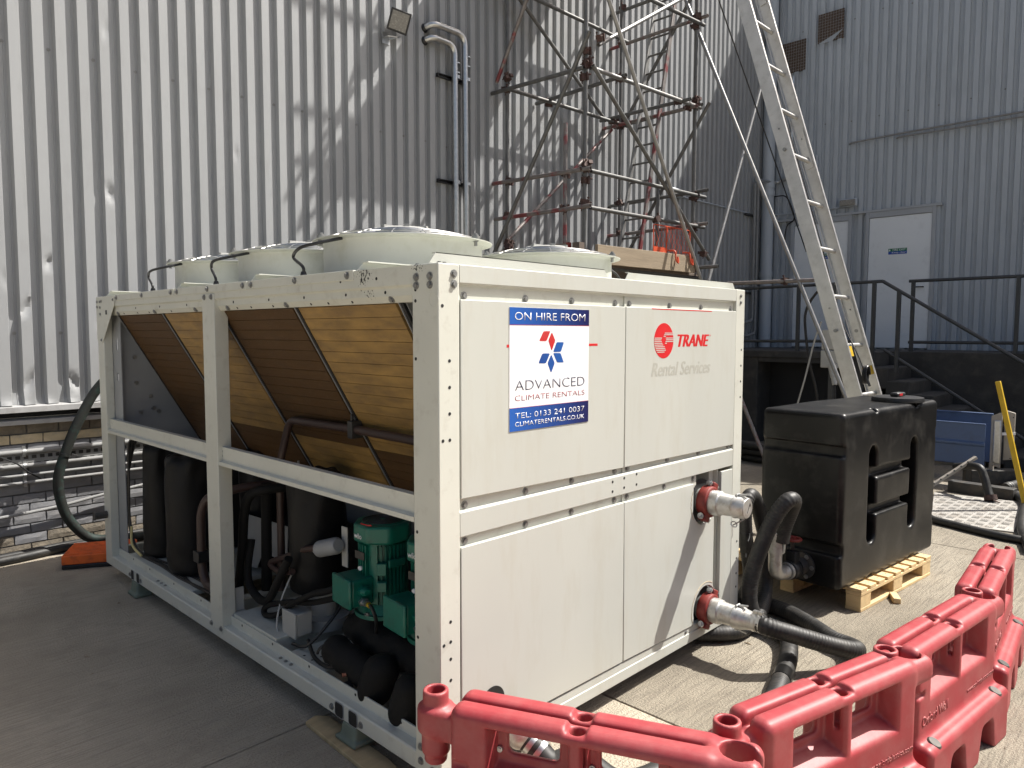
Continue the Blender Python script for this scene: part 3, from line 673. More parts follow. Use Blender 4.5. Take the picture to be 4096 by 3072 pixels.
obj('channel_post',MB().box(1.985,2.04,.045,.16,.10,1.004).box(2.03,2.04,.02,.16,.10,1.004),creamd,ch)
for cx,cz in ((1.888,.252),(1.862,.850)):   # scraped rings round the pipe holes
    a0,a1=(60,200) if cz<.5 else (150,215)
    obj('scuffed_edge',MB().tube([(cx+.142*math.cos(math.radians(a0+(a1-a0)*k/16))*(1+.02*math.sin(k*2.3)),-.0022,cz+.142*math.sin(math.radians(a0+(a1-a0)*k/16))) for k in range(17)],.0018,6),brickc,pn4)
for cx,cz in ((1.888,.252),(1.862,.850)): obj('hole_shade_disc',MB().cyl((cx,.030,cz),(cx,.026,cz),.118,32),darkm,ch)  # dark disc added to paint the shade inside each pipe hole
# hire sign
sg=obj('hire_sign',MB().box(.3515,.841,-.0038,-.002,1.370,1.854),white,pn1)
o=(0,-.0038,0); u=(1,0,0); wv=(0,0,1)
def lay(name,poly,mat,par,lift=.0006): return obj(name,MB().prism(poly,o,u,wv,lift),mat,par)
lay('sign_band',[(.3515,1.787),(.841,1.787),(.841,1.854),(.3515,1.854)],signblue,pn1)
lay('sign_band',[(.3515,1.370),(.841,1.370),(.841,1.461),(.3515,1.461)],signblue,pn1)
lay('sign_line',[(.3515,1.785),(.841,1.785),(.841,1.787),(.3515,1.787)],crimson,pn1); lay('sign_line',[(.3515,1.461),(.841,1.461),(.841,1.4625),(.3515,1.4625)],crimson,pn1)
def rnd_poly(p,r=.006):
    out=[]
    for k in range(len(p)):
        a=V((*p[k-1],0)); b=V((*p[k],0)); c=V((*p[(k+1)%len(p)],0)); d1=(a-b).normalized()*r; d2=(c-b).normalized()*r
        for t in (0,.5,1): q=(1-t)**2*(b+d1)+2*t*(1-t)*b+t*t*(b+d2); out.append((q.x,q.y))
    return out[::-1]
for p in ([(0.5472,1.7622),(0.5888,1.7623),(0.566,1.7222),(0.5212,1.7225)],[(0.598,1.7584),(0.6201,1.7243),(0.5975,1.6816),(0.5767,1.7246)]): lay('logo_tile',rnd_poly(p),logored,pn1)
for p in ([(0.6284,1.7171),(0.6751,1.7167),(0.6553,1.677),(0.6068,1.6771)],[(0.5399,1.672),(0.5868,1.6721),(0.5624,1.6317),(0.5175,1.633)],[(0.595,1.6673),(0.617,1.6309),(0.5945,1.591),(0.5726,1.6321)],[(0.6069,1.6728),(0.6531,1.672),(0.6748,1.6321),(0.6319,1.6333)]): lay('logo_tile',rnd_poly(p),logoblue,pn1)
text('lettering','ON HIRE FROM',white,pn1,o,u,wv,.380,.8135,1.805,1.8355,.0012,bold=-.012)
text('lettering','ADVANCED',navyprint,pn1,o,u,wv,.383,.8125,1.530,1.5685,.0008,bold=-.018)
text('lettering','CLIMATE RENTALS',crimson,pn1,o,u,wv,.382,.813,1.4893,1.5107,.0008,bold=-.018)
text('lettering','TEL: 0133 241 0037',white,pn1,o,u,wv,.382,.8115,1.4195,1.4413,.0012,bold=-.012)
text('lettering','CLIMATERENTALS.CO.UK',white,pn1,o,u,wv,.382,.812,1.3883,1.4060,.0012,bold=-.008)
o=(0,-.002,0)
lay('stripe',[(.338,1.699),(.3512,1.699),(.3512,1.710),(.338,1.710)],redprint,pn1); lay('stripe',[(.8413,1.699),(.905,1.699),(.905,1.709),(.8413,1.709)],redprint,pn1)
# maker's mark
lay('logo_disc',[(1.434+.0865*math.cos(2*math.pi*k/48),1.7175+.0865*math.sin(2*math.pi*k/48)) for k in range(48)],redprint,pn2)
o=(0,-.0026,0)
rows=[(1.755,1.44,1.51),(1.747,1.435,1.518),(1.739,1.430,1.45),(1.7305,1.352,1.415),(1.7305,1.45,1.52),(1.722,1.349,1.41),(1.722,1.452,1.52),(1.7135,1.349,1.414),(1.7135,1.448,1.519),(1.705,1.350,1.42),(1.705,1.443,1.46),(1.6965,1.352,1.427),(1.688,1.356,1.440),(1.6795,1.361,1.446),(1.671,1.367,1.452),(1.662,1.376,1.44)]
for z,xa,xb in rows: lay('logo_line',[(xa,z-.0021),(xb,z-.0021),(xb,z+.0021),(xa,z+.0021)],cream,pn2)
o=(0,-.002,0)
heavy('lettering','TRANE',redprint,pn2,o,u,wv,1.557,1.872,1.6865,1.7485,.0003,.28,.0055)
text('lettering','®',redprint,pn2,o,u,wv,1.878,1.888,1.738,1.748,.0008)
heavy('lettering','Rental Services',greyprint,pn2,o,u,wv,1.327,1.892,1.5445,1.612,.0002,.28,.0035)
lay('stripe',[(1.326,1.869),(1.896,1.869),(1.896,1.8735),(1.326,1.8735)],redprint,pn2)

# ---------------- coils (two V banks), fin bands between divider strips
SL=V((.505,0,-.863)); top=V((.062,0,1.872)); bandw=.0575
nrm=V((-.863,0,-.505))
Mc=lambda y,s: Matrix.Translation(top+SL*s+V((0,y,0))) @ Matrix((V((0,1,0)),SL,V((0,1,0)).cross(SL))).transposed().to_4x4()
band=MB().box(-.372,.372,.0012,bandw-.0012,-.012,.012)
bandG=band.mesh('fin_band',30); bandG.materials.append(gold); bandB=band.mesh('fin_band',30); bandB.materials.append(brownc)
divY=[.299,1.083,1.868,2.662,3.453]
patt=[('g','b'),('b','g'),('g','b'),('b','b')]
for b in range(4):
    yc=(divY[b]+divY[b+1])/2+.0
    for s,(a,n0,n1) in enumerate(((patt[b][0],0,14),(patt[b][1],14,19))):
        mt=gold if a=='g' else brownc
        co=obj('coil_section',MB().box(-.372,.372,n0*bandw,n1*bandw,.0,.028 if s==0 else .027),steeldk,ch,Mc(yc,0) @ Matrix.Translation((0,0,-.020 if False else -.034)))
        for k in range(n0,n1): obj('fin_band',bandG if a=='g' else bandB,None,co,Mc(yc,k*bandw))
for y in divY:
    dv=obj('coil_divider',MB().box(-.016,.016,-.02,1.10,-.03,-.012).box(-.016,-.012,-.02,1.10,-.045,.02),greycab,ch,Mc(y,0) @ Matrix.Rotation(0,4,'Z'))
    obj('gap_shade_strip',MB().box(-.034,-.017,-.01,1.10,.003,.016),darkm,ch,Mc(y,0))  # near-black strip paints in the shade of the gap beside each divider
    for q in (.07,.14,.75): 
        obj('bolt_hole',HOLE,None,dv,Mc(y,q) @ Matrix.Translation((0,0,-.0305)) @ Matrix.Rotation(math.pi,4,'X'))
for x0,sx in ((1.15,-1),(1.19,1),(W-.062,-1)):
    c=MB().prism([(0,0),(.55*sx,-.94),(.58*sx,-.94),(.03*sx,0)],(x0,.30,1.872),(1,0,0),(0,0,1),-3.15)
    obj('coil_back_bank',c,brownc,ch)
obj('coil_pan',MB().box(.55,.66,.30,3.46,.90,.93).box(W-.66,W-.55,.30,3.46,.90,.93),greycab,ch)
obj('end_plate',MB().prism([(.06,1.87),(.06,1.10),(.60,.94),(.63,.94),(1.14,1.87)],(0,3.49,0),(1,0,0),(0,0,1),-.006),greycab,ch)
for x,z in ((.16,1.58),(.165,1.40),(.26,1.30),(.275,1.215),(.31,1.19),(.19,1.19)): bolt(ch,(x,3.489,z),NY)
obj('end_plate',MB().prism([(.06,1.87),(.60,.94),(.63,.94),(1.14,1.87)],(0,.26,0),(1,0,0),(0,0,1),-.006),greycab,ch)
# perforated inner channel of the far corner post
cp=MB()
for ya,yb,za,zb in ((3.44,3.60,.2,1.42),(3.44,3.60,1.47,1.63),(3.44,3.60,1.71,1.90),(3.44,3.50,1.63,1.71),(3.53,3.60,1.63,1.71),(3.44,3.50,1.42,1.47),(3.53,3.60,1.42,1.47)): cp.box(.056,.062,ya,yb,za,zb)
obj('slotted_channel',cp,greycab,ch)

# ---------------- roof fans
fan_body=MB().lathe([(.405,0),(.395,.02),(.390,.04),(.389,.17),(.398,.183),(.440,.190),(.441,.194),(.40,.1935),(.386,.186),(.380,.10),(.380,0)],seg=72).mesh('fan_shroud',40); fan_body.materials.append(fancream)
gd=MB()
for r,h in ((.41,.199),(.37,.213),(.33,.224),(.29,.233),(.25,.240),(.21,.245)):
    gd.tube([(r*math.cos(2*math.pi*k/48),r*math.sin(2*math.pi*k/48),h) for k in range(49)],.0025,6,False)
for k in range(16):
    t=2*math.pi*k/16; gd.tube([(r*math.cos(t),r*math.sin(t),h) for r,h in ((.41,.198),(.33,.224),(.25,.240),(.14,.250))],.003,5)
guard=gd.mesh('fan_guard',40); guard.materials.append(chrome)
hub=MB().lathe([(.0,.274),(.03,.274),(.05,.272),(.115,.270),(.135,.262),(.14,.240),(.14,.10),(0,.10)],seg=40,caps=False)
for k in range(6): hub.obox(Matrix.Rotation(k*math.pi/3,4,'Z') @ Matrix.Translation((.09,0,.271)),.07,.022,.016)
hub=hub.mesh('fan_motor',35); hub.materials.append(greyp)
bl=MB()
for k in range(5):
    a=2*math.pi*k/5
    bl.add([Matrix.Rotation(a,4,'Z') @ V(p) for p in ((.12,-.05,.10),(.37,-.10,.09),(.37,.08,.15),(.12,.05,.15),(.12,-.05,.094),(.37,-.10,.084),(.37,.08,.144),(.12,.05,.144))],[(0,1,2,3),(7,6,5,4),(0,4,5,1),(1,5,6,2),(2,6,7,3),(3,7,4,0)])
blade=bl.mesh('fan_blades',30); blade.materials.append(steeldk)
fb=MB().cyl((0,0,-.035),(0,0,-.006),.008,8).cyl((0,0,-.014),(0,0,-.004),.016,6).cyl((0,0,-.002),(0,0,.010),.021,16).cyl((0,0,.010),(0,0,.018),.014,14).cyl((0,0,.018),(0,0,.024),.009,6).mesh('guard_bolt',30); fb.materials.append(boltm)
cab=[[(-.47,-.02,.025),(-.485,-.01,.06),(-.50,.10,.10),(-.47,.03,.14),(-.42,-.06,.165),(-.38,-.08,.19)]]
for gx in (.60,1.67):
    for gy in (.98,1.885,2.79):
        M=Matrix.Translation((gx,gy,2.0))
        fs_=obj('fan_shroud',fan_body,None,ch,M)
        obj('fan_guard',guard,None,fs_,M); obj('fan_motor',hub,None,fs_,M); obj('fan_blades',blade,None,fs_,M)
        for a in (161,281,41): 
            obj('guard_bolt',fb,None,fs_,M @ Matrix.Translation((.418*math.cos(math.radians(a+5)),.418*math.sin(math.radians(a+5)),.198)))
        if gx<1:
            c=smooth_path([M @ V(p) for p in ((-.545,.02,.018),(-.55,.02,.05),(-.535,.115+.02*math.sin(gy*9),.10),(-.545,.05,.135),(-.50,-.02-.04*(gy>2),.155),(-.40,-.07,.182))],8)
            obj('fan_cable',MB().tube(c,.0075,8),blackp,fs_)
            obj('cable_gland',MB().cyl(M @ V((-.545,.02,.002)),M @ V((-.546,.02,.028)),.018,10,.011),blackp,fs_)
        else: obj('fan_cable',MB().tube(smooth_path([M @ V(p) for p in ((.40,-.12,.18),(.50,-.16,.12),(.54,-.18,.02))],8),.0075,8),blackp,fs_)

# ---------------- inside: compressors, pipes, pumps
def jacketed(name,cx,cy,r,z0,z1,seed,sq=0.0,topfold=True):
    rr=random.Random(seed); ph=[rr.random()*6 for _ in range(6)]
    def f(X,Y,Z):
        ang=np.arctan2(Y-cy,X-cx); t=(Z-z0)/(z1-z0)
        rad=r*(0.93+.09*np.sin(np.clip(t,0,1)*math.pi)**.6)+.006*np.sin(3*ang+ph[0]+4*t)+.005*np.sin(7*ang+ph[1]-9*t)*np.clip(t-.55,0,1)*3+.004*np.sin(26*t+ph[2]+2*ang)*np.clip(.35-t,0,1)*4
        d=np.sqrt((X-cx)**2+(Y-cy)**2)-rad
        zz=z1+.012*np.sin(9*(X-cx)/r+ph[3])*np.sin(7*(Y-cy)/r+ph[4])
        return smax(smax(d,Z-zz,.05),z0-Z,.05)
    me=sdf_mesh(name,f,(cx-r*1.3,cy-r*1.3,z0-.03),(cx+r*1.3,cy+r*1.3,z1+.05),.011); me.materials.append(jacket)
    return obj(name,me,None,ch)
jacketed('compressor_jacket',.215,2.72,.155,.22,.985,1)
jacketed('compressor_jacket',.205,3.20,.115,.22,1.0,2)
jacketed('compressor_jacket',.37,1.46,.150,.37,1.02,3)
jacketed('compressor_jacket',.62,2.55,.15,.22,.98,4); jacketed('compressor_jacket',.70,3.1,.14,.22,.98,5)
jacketed('compressor_jacket',1.70,2.7,.15,.22,.98,6); jacketed('compressor_jacket',1.75,1.5,.15,.30,.98,7)
obj('compressor_pedestal',MB().cyl((.37,1.40,.21),(.37,1.40,.40),.065,24).cyl((.37,1.40,.205),(.37,1.40,.262),.135,32),greyp,ch)
# base cross members
obj('cross_member',MB().box(.055,2.2,1.35,1.80,.20,.235).box(.055,2.2,1.33,1.35,.12,.235),creamd,ch,bevel=.003)
obj('cross_member',MB().box(.055,2.2,.93,1.20,.19,.205).box(.055,2.2,.91,.93,.11,.205).box(.055,2.2,1.20,1.21,.11,.205),creamd,ch,bevel=.003)
for k in range(18): obj('bolt_hole',HOLE,None,ch,frame_to((.09+.05*(k%6),.98+.07*(k//6),.205),NZ))
obj('cross_member',MB().box(.055,2.2,1.98,2.06,.13,.225).box(.055,2.2,2.35,3.40,.19,.222),creamd,ch,bevel=.003)
obj('pump_rail',MB().box(.30,.36,.12,.90,.12,.20),creamd,ch,bevel=.003)
obj('partition_plate',MB().prism([(1.92,.40),(2.22,.40),(2.30,.28),(2.50,.26),(2.52,.45),(2.52,.60),(1.90,.62)],(.44,0,0),(0,1,0),(0,0,1),.004),greycab,ch)
obj('bracket',MB().box(.06,.13,1.83,1.836,.20,.36).box(.06,.13,1.74,1.836,.225,.231),greyp,ch)
def pipe(pts,r,mat=brownp,fr=.06,name='refrigerant_pipe'): return obj(name,MB().tube(fillet(pts,fr,6),r,12),mat,ch)
pp=pipe([(.33,1.78,.30),(.33,1.775,1.02),(.35,1.69,1.275),(.345,1.05,1.283),(.33,.30,1.277)],.0215)
obj('pipe_clamp',MB().box(.315,.38,1.03,1.07,1.24,1.325).cyl((.33,1.05,1.325),(.33,1.05,1.36),.008,8),steeldk,ch,bevel=.004)
pipe([(.10,2.10,.275),(.10,2.25,.275),(.10,2.305,.36),(.10,2.30,.70),(.12,2.24,.80),(.30,2.15,.84),(.55,2.1,.84)],.026,fr=.08)
obj('pipe_clamp',MB().box(.065,.135,2.27,2.345,.40,.465),blackp,ch,bevel=.004)
def hosepipe(pts,r,mat=foam): return obj('refrigerant_pipe',MB().tube(smooth_path(pts,8),r,12),mat,ch)
hosepipe([(.16,2.03,.245),(.16,1.985,.26),(.16,1.945,.36),(.16,1.90,.55),(.16,1.86,.77),(.17,1.80,.87),(.22,1.73,.90),(.40,1.70,.90)],.026)
pipe([(.30,1.90,.28),(.30,1.88,.90)],.03,foam)
hosepipe([(.20,1.87,.60),(.17,1.86,.45),(.16,1.82,.36),(.16,1.70,.31),(.16,1.60,.34),(.16,1.50,.46),(.17,1.40,.60)],.022)
hosepipe([(.20,1.42,.52),(.23,1.62,.47),(.24,1.73,.485),(.24,1.65,.525),(.24,1.545,.565),(.245,1.38,.635),(.25,1.25,.668)],.017,brownp)
hosepipe([(.22,.95,.57),(.17,1.02,.53),(.15,1.117,.496),(.15,1.319,.395),(.15,1.50,.285),(.15,1.62,.25),(.155,1.645,.275),(.16,1.58,.315),(.16,1.365,.385),(.18,1.2,.42),(.22,1.045,.473),(.27,1.0,.49)],.0155)
obj('filter_drier',MB().lathe([(.018,-.03),(.02,0),(.036,.012),(.042,.02),(.042,.17),(.03,.19)],(.255,1.255,.662),(.02,-.95,.30),24),greycab,ch)
obj('drier_bracket',MB().box(.30,.304,1.06,1.11,.60,.80),greyp,ch)
for k,(x,y,z) in enumerate(((.40,1.86,1.00),(.46,1.80,1.02))):
    obj('service_valve',MB().cyl((x,y,z),(x,y,z-.08),.007,8).cyl((x,y,z-.03),(x,y,z-.055),.014,6),brass if k==0 else galv,ch)
obj('sensor_wire',MB().tube(smooth_path([(.46,1.80,.96),(.40,1.70,.80),(.38,1.60,.62)],8),.004,6),blackp,ch)
jb=obj('junction_box',MB().box(.13,.22,1.26,1.38,.235,.355),greyp,ch,bevel=.008)
obj('box_lid',MB().box(.118,.13,1.255,1.385,.230,.360),greyp,jb,bevel=.004)
obj('wiring_loop',MB().tube(smooth_path([(.22,1.46,.50),(.16,1.46,.38),(.12,1.44,.28),(.11,1.40,.225),(.15,1.34,.235)],8),.005,8),greyp,ch)
for k in range(4):
    q=.012*k+.006*math.sin(k*5)
    obj('cable_run',MB().tube(smooth_path([(.10+q,3.30,1.04),(.08+q,3.42,.98),(.075,3.43+q,.70),(.075,3.43+q*.6,.42),(.085,3.30,.24+q*.4),(.10+q+.02*math.sin(k*3),2.95,.228),(.09+q*1.5+.03*math.sin(k*7),2.65,.225),(.10+q*2-.02*math.sin(k*2),2.4,.228),(.12,2.0,.235)],8),.0085,8),blackp,ch)
obj('yellow_wire',MB().tube(smooth_path([(.06,3.36,.42),(.05,3.33,.30),(.07,3.22,.24)],8),.008,8),pm('cream_cable',(.6,.5,.22),.5),ch)
obj('cable_run',MB().tube(smooth_path([(.14,1.17,.25),(.10,1.05,.22),(.09,.95,.215),(.08,.85,.24),(.10,.80,.28)],8),.010,8),blackp,ch)
obj('cable_run',MB().tube([(.10+.035*math.cos(t),.80+.01*t,.275+.035*math.sin(t)) for t in [k*.35 for k in range(46)]],.007,8),blackp,ch)
obj('cable_run',MB().tube(smooth_path([(.33,1.10,.46),(.22,1.08,.36),(.12,1.14,.24),(.10,1.25,.22)],8),.008,8),blackp,ch)
obj('solenoid_valve',MB().box(.27,.33,1.02,1.09,.40,.50).cyl((.30,1.055,.50),(.30,1.055,.53),.02,14),blackp,ch,bevel=.006)
obj('drain_stub',MB().lathe([(.020,0),(.026,0),(.026,.075),(.030,.078),(.030,.085),(.020,.085)],(0,3.67,.46),(-1,0,0),20,True),steeldk,ch)
# pumps
def pump(px,py,pz,first):
    MP=Matrix.Translation((px,py,pz)) @ Matrix.Diagonal((1.30,1.30,1.01,1)); cx=cy=z0=0.0
    body=MB().cyl((cx,cy,z0+.03),(cx,cy,z0+.36),.074,32)
    for k in range(36):
        a=2*math.pi*k/36
        if abs(math.cos(a-3.6))>.985 : continue
        M=Matrix.Translation((cx,cy,z0+.20)) @ Matrix.Rotation(a,4,'Z') @ Matrix.Translation((.080,0,0)); body.obox(M,.020,.0035,.27)
    body.cyl((cx,cy,z0),(cx,cy,z0+.018),.105,32).cyl((cx,cy,z0+.018),(cx,cy,z0+.06),.095,32,.078)
    pm_=obj('pump',body,green,ch,MP)
    pl=lambda r:[(r*math.cos(math.radians(22.5+45*k)),r*math.sin(math.radians(22.5+45*k))) for k in range(8)]
    cv=obj('fan_cover',MB().prism(pl(.108),(cx,cy,z0+.345),(1,0,0),(0,1,0),.085),green,pm_,MP,bevel=.012,seg=3)
    obj('cover_grille',MB().lathe([(0,.006),(.03,.006),(.075,.004),(.080,0)],(cx,cy,z0+.4295),(0,0,1),32),green,pm_,MP)
    g=MB()
    for r in (.02,.03,.04,.05,.06,.07): g.tube([(cx+r*math.cos(2*math.pi*k/28),cy+r*math.sin(2*math.pi*k/28),z0+.4365-.02*r) for k in range(29)],.002,5,False)
    for k in range(24): g.bar((cx+.012*math.cos(k*.2618),cy+.012*math.sin(k*.2618),z0+.4365),(cx+.075*math.cos(k*.2618),cy+.075*math.sin(k*.2618),z0+.4345),.0018,.002)
    obj('grille_bars',g,steeldk,pm_,MP)
    # terminal box on the camera side
    Mt=Matrix.Translation((cx-.105,cy+.030,z0+.13)) @ Matrix.Rotation(math.radians(-6),4,'Z')
    tb=obj('terminal_box',MB().obox(Mt,.085,.125,.125),green,pm_,MP,bevel=.008)
    obj('box_lid',MB().obox(Mt @ Matrix.Translation((-.048,0,0)),.014,.135,.135),green,pm_,MP,bevel=.006)
    n=Mt.to_3x3() @ V((0,-1,0)); p=Mt @ V((0,-.0625,.012))
    obj('cable_gland',MB().cyl(p,p+n*.016,.024,6).cyl(p+n*.016,p+n*.034,.020,16,.012),green,pm_,MP)
    p=Mt @ V((0,-.0625,-.04)); obj('cable_gland',MB().cyl(p,p+n*.014,.019,6).cyl(p+n*.014,p+n*.03,.014,14),galv,pm_,MP)
    q=p+n*.03; obj('pump_cable',MB().tube(smooth_path([q,q+n*.03+V((0,0,-.004)),q+n*.045+V((.01,0,-.06)),q+n*.01+V((.03,0,-.14)),q+n*.0+V((.07,.05,-.16))],8),.0065,8),blackp,pm_,MP)
    obj('cable_tag',MB().cyl(q+n*.006,q+n*.022+V((0,0,-.003)),.0095,10),yellow,pm_,MP)
    for q,sz in (((-.060,-.075,.235),.055),((-.060,-.075,.155),.045)): obj('fin_boss',MB().obox(Matrix.Translation(q) @ Matrix.Rotation(.8,4,'Z'),.02,.035,sz),green,pm_,MP,bevel=.003)
    obj('fin_boss',MB().obox(Matrix.Translation((-.012,-.097,.26)),.07,.012,.035),green,pm_,MP,bevel=.003)
    obj('rating_plate',MB().obox(Matrix.Translation((cx-.093,cy+.012,z0+.285)) @ Matrix.Rotation(.0,4,'Z'),.003,.055,.035),steeldk,pm_,MP)
    obj('seal_dot',MB().cyl((cx-.088,cy+.010,z0+.225),(cx-.096,cy+.009,z0+.225),.010,12),white,pm_,MP)
    for k in range(6):
        a=k*math.pi/3+.3; obj('flange_bolt',BOLT,None,pm_,MP @ Matrix.Translation((cx+.09*math.cos(a),cy+.09*math.sin(a),z0+.018)))
    # name on the cover face that looks out of the open side
    a=math.radians(202.5-22.5); d=V((math.cos(a),math.sin(a),0)); uu=V((-math.sin(a),math.cos(a),0))
    oo=V((cx,cy,z0+.345))+d*(.108*math.cos(math.radians(22.5))+.001)
    text('lettering','wilo',white,pm_,tuple(oo),tuple(uu),(0,0,1),-.034,.012,.020,.046,.0004,bold=.02,M=MP)
    aa=V((cx,cy,z0+.432)); d2=V((-.72,-.1,0)).normalized(); t2=V((d2.y,-d2.x,0))
    obj('rotation_arrow',MB().tube([aa+d2*(.088-.0*k)+t2*(-.022+.011*k)-d2*(.0009*(k-2)**2) for k in range(5)],.0028,6).prism([(-.010,0),(.006,.010),(.006,-.010)],aa+d2*.088+t2*-.026,tuple(t2),tuple(d2),.003),redprint,pm_,MP)
    return pm_
pump(.345,.825,.44,True); pump(.335,.41,.44,False)
def lag(X,Y,Z):
    d=scap(X,Y,Z,(.345,.86,.30),(.345,.86,.41),.10); d=smin(d,scap(X,Y,Z,(.335,.40,.30),(.335,.40,.41),.10),.05)
    d=smin(d,scap(X,Y,Z,(.28,.95,.34),(.26,.20,.33),.070),.04)
    d=smin(d,scap(X,Y,Z,(.12,.88,.30),(.14,.68,.25),.068),.02)
    d=smin(d,scap(X,Y,Z,(.12,.58,.22),(.14,.56,.30),.078),.012); d=smin(d,scap(X,Y,Z,(.10,.34,.22),(.12,.33,.30),.072),.012)
    d=smin(d,scap(X,Y,Z,(.36,.78,.33),(.55,.30,.33),.085),.04)
    return d+.004*np.sin(30*X+9*Z)*np.sin(24*Y)+.003*np.sin(55*Y+20*Z)
me=sdf_mesh('pipe_lagging',lag,(-.0,.14,.10),(.70,1.08,.56),.0095); me.materials.append(foam); obj('pipe_lagging',me,None,ch)
obj('pressure_gauge',MB().cyl((.075,.745,.175),(.10,.745,.175),.030,24).cyl((.10,.745,.20),(.10,.745,.26),.010,10),steeldk,ch)
obj('gauge_face',MB().cyl((.0745,.745,.175),(.073,.745,.175),.025,24),greyp,ch)
for p in ((.085,.76,.245),(.06,.33,.27)):
    obj('drain_tap',MB().cyl(p,(p[0]+.03,p[1],p[2]),.010,10).bar((p[0]-.006,p[1]-.025,p[2]),(p[0]-.006,p[1]+.025,p[2]),.010,.014).bar((p[0]-.006,p[1],p[2]-.018),(p[0]-.006,p[1],p[2]+.018),.010,.012),pm('copper_tap%d'%int(p[1]*100),(.42,.18,.13),.45,.4),ch)
# inner bulkhead and the dark evaporator behind the pumps
obj('bulkhead_plate',MB().box(.98,.985,.45,3.45,.20,.93),greycab,ch)
obj('evaporator',MB().cyl((.80,.35,.42),(.80,3.3,.42),.16,32),foam,ch)
for ya,yb in ((.6,1.81),(1.957,3.59)): obj('side_panel',MB().box(W-.02,W-.004,ya,yb,.225,1.05),cream,ch)
# ---------------- pipe stubs on the end face
def stub(cx,cz,cap):
    Mx=lambda y:(cx,y,cz)
    cl=MB().lathe([(.062,.050),(.080,.050),(.084,.042),(.084,.0),(.080,-.008),(.062,-.008)],Mx(0),NY,40,False)
    for s in (-1,1):
        cl.obox(Matrix.Translation((cx,-.022,cz)) @ Matrix.Rotation(math.radians(28),4,'Y') @ Matrix.Translation((0,0,s*.090)),.050,.046,.036)
    k=obj('grooved_clamp',cl,redcast,ch,bevel=.006)
    for s in (-1,1):
        q=Matrix.Translation((cx,-.022,cz)) @ Matrix.Rotation(math.radians(28),4,'Y') @ Matrix.Translation((0,0,s*.093))
        obj('clamp_bolt',MB().cyl(q @ V((-.055,0,0)),q @ V((.055,0,0)),.010,10).cyl(q @ V((.028,0,0)),q @ V((.044,0,0)),.018,6).cyl(q @ V((-.044,0,0)),q @ V((-.030,0,0)),.016,12),galv,k)
    if True:
        obj('pipe_adapter',MB().lathe([(.050,-.16),(.066,-.12),(.066,.052),(.068,.070),(.066,.098),(.059,.105),(.058,.112),(.056,.165),(.054,.180)],Mx(0),NY,40),castalu,ch)
    prof=[(.058,.176),(.062,.18),(.062,.19),(.059,.195),(.060,.225),(.055,.235)]
    cm=obj('cam_coupling',MB().lathe(prof+([(.054,.245),(.050,.249),(0,.249)] if cap else [(.050,.26),(.047,.275),(.047,.33)]),Mx(0),NY,40),castalu,ch)
    for s in ((1,) if cap else (1,-1)):
        obj('cam_lever',MB().bar((cx,-.195,cz+s*.064),(cx,-.255 if cap else -.25,cz+s*.073),.016,.007).cyl((cx-.018,-.193,cz+s*.062),(cx+.018,-.193,cz+s*.062),.008,8),galv,cm)
    if cap:
        obj('cap_symbol',MB().prism([(-.002,-.03),(.002,-.03),(.002,.018),(.012,.012),(.014,.022),(0,.030),(-.002,.025)],(cx+.01,-.2492,cz),(.85,0,-.5),(.5,0,.85),.001),steeldk,cm)
        obj('pull_ring',MB().tube([(cx+.026*math.cos(t)-.03,-.19+.01*math.sin(t),cz-.088+.012*math.sin(t)) for t in [k*.35 for k in range(19)]],.003,6).bar((cx-.06,-.20,cz-.085),(cx+.02,-.22,cz-.065),.008,.003).tube([(cx-.045,-.19,cz-.095),(cx-.042,-.19,cz-.13),(cx-.047,-.19,cz-.155)],.0015,5),galv,cm)
    else:
        for y in (-.295,-.322):
            obj('hose_clip',MB().lathe([(.046,-.008),(.049,-.008),(.049,.008),(.046,.008)],Mx(y),NY,36,False).box(cx-.012,cx+.012,y-.012,y+.012,cz+.047,cz+.062),chrome,cm)
        obj('hose_cuff',MB().lathe([(.0455,-.04),(.0465,.05)],Mx(-.305),NY,36,False),rubber,cm)
stub(1.862,.850,True); stub(1.888,.252,False)
# mounts under the beams
for x,y in ((.03,.60),(.03,3.15),(W-.03,.60),(W-.03,3.15)):
    def mt(X,Y,Z): return smin(sbox(X,Y,Z,(0,0,.012),(.055,.075,.012),.006), sbox(X,Y,Z,(0,0,.06),(.034+.12*(0.1-np.clip(Z,0,.1)),.05+.12*(.1-np.clip(Z,0,.1)),.045),.012),.012)
    z0=.022 if y<1 and x<1 else .002
    me=sdf_mesh('rubber_mount',mt,(-.07,-.09,-.006),(.07,.09,.115),.006); me.materials.append(blockg)
    obj('rubber_mount',me,None,ch,Matrix.Translation((x,y,z0)) @ Matrix.Diagonal((1,1,(B0+.002-z0)/.105,1)))
# ================================================================ scaffold tower
sct=thing('scaffold_tower','steel tube scaffold tower with rusty couplers standing against the clad wall','scaffold',(6,3.85,0))
R_=.0242
def tube(a,b,mat=scaf): 
    m=MB().cyl(a,b,R_,14,caps=False); d=(V(b)-V(a)).normalized()
    m.lathe([(R_,0),(R_-.004,0.0),(R_-.004,-.05),(0,-.05)],b,d,14,False); m.lathe([(R_,0),(R_-.004,0.0),(R_-.004,-.05),(0,-.05)],a,-d,14,False)
    return obj('scaffold_tube',m,mat,sct)
xl,xr,yf,yb=4.84,7.16,3.235,4.45
for x,y in ((xl,yf),(xl,yb),(xr,yf),(xr,yb)):
    tube((x,y,.01),(x,y,5.0 if (x,y)!=(xl,yf) else 3.45)); tube((x,y,5.0 if (x,y)!=(xl,yf) else 3.45),(x,y,9.2))
    obj('base_plate',MB().box(x-.075,x+.075,y-.075,y+.075,0,.008),rust,sct)
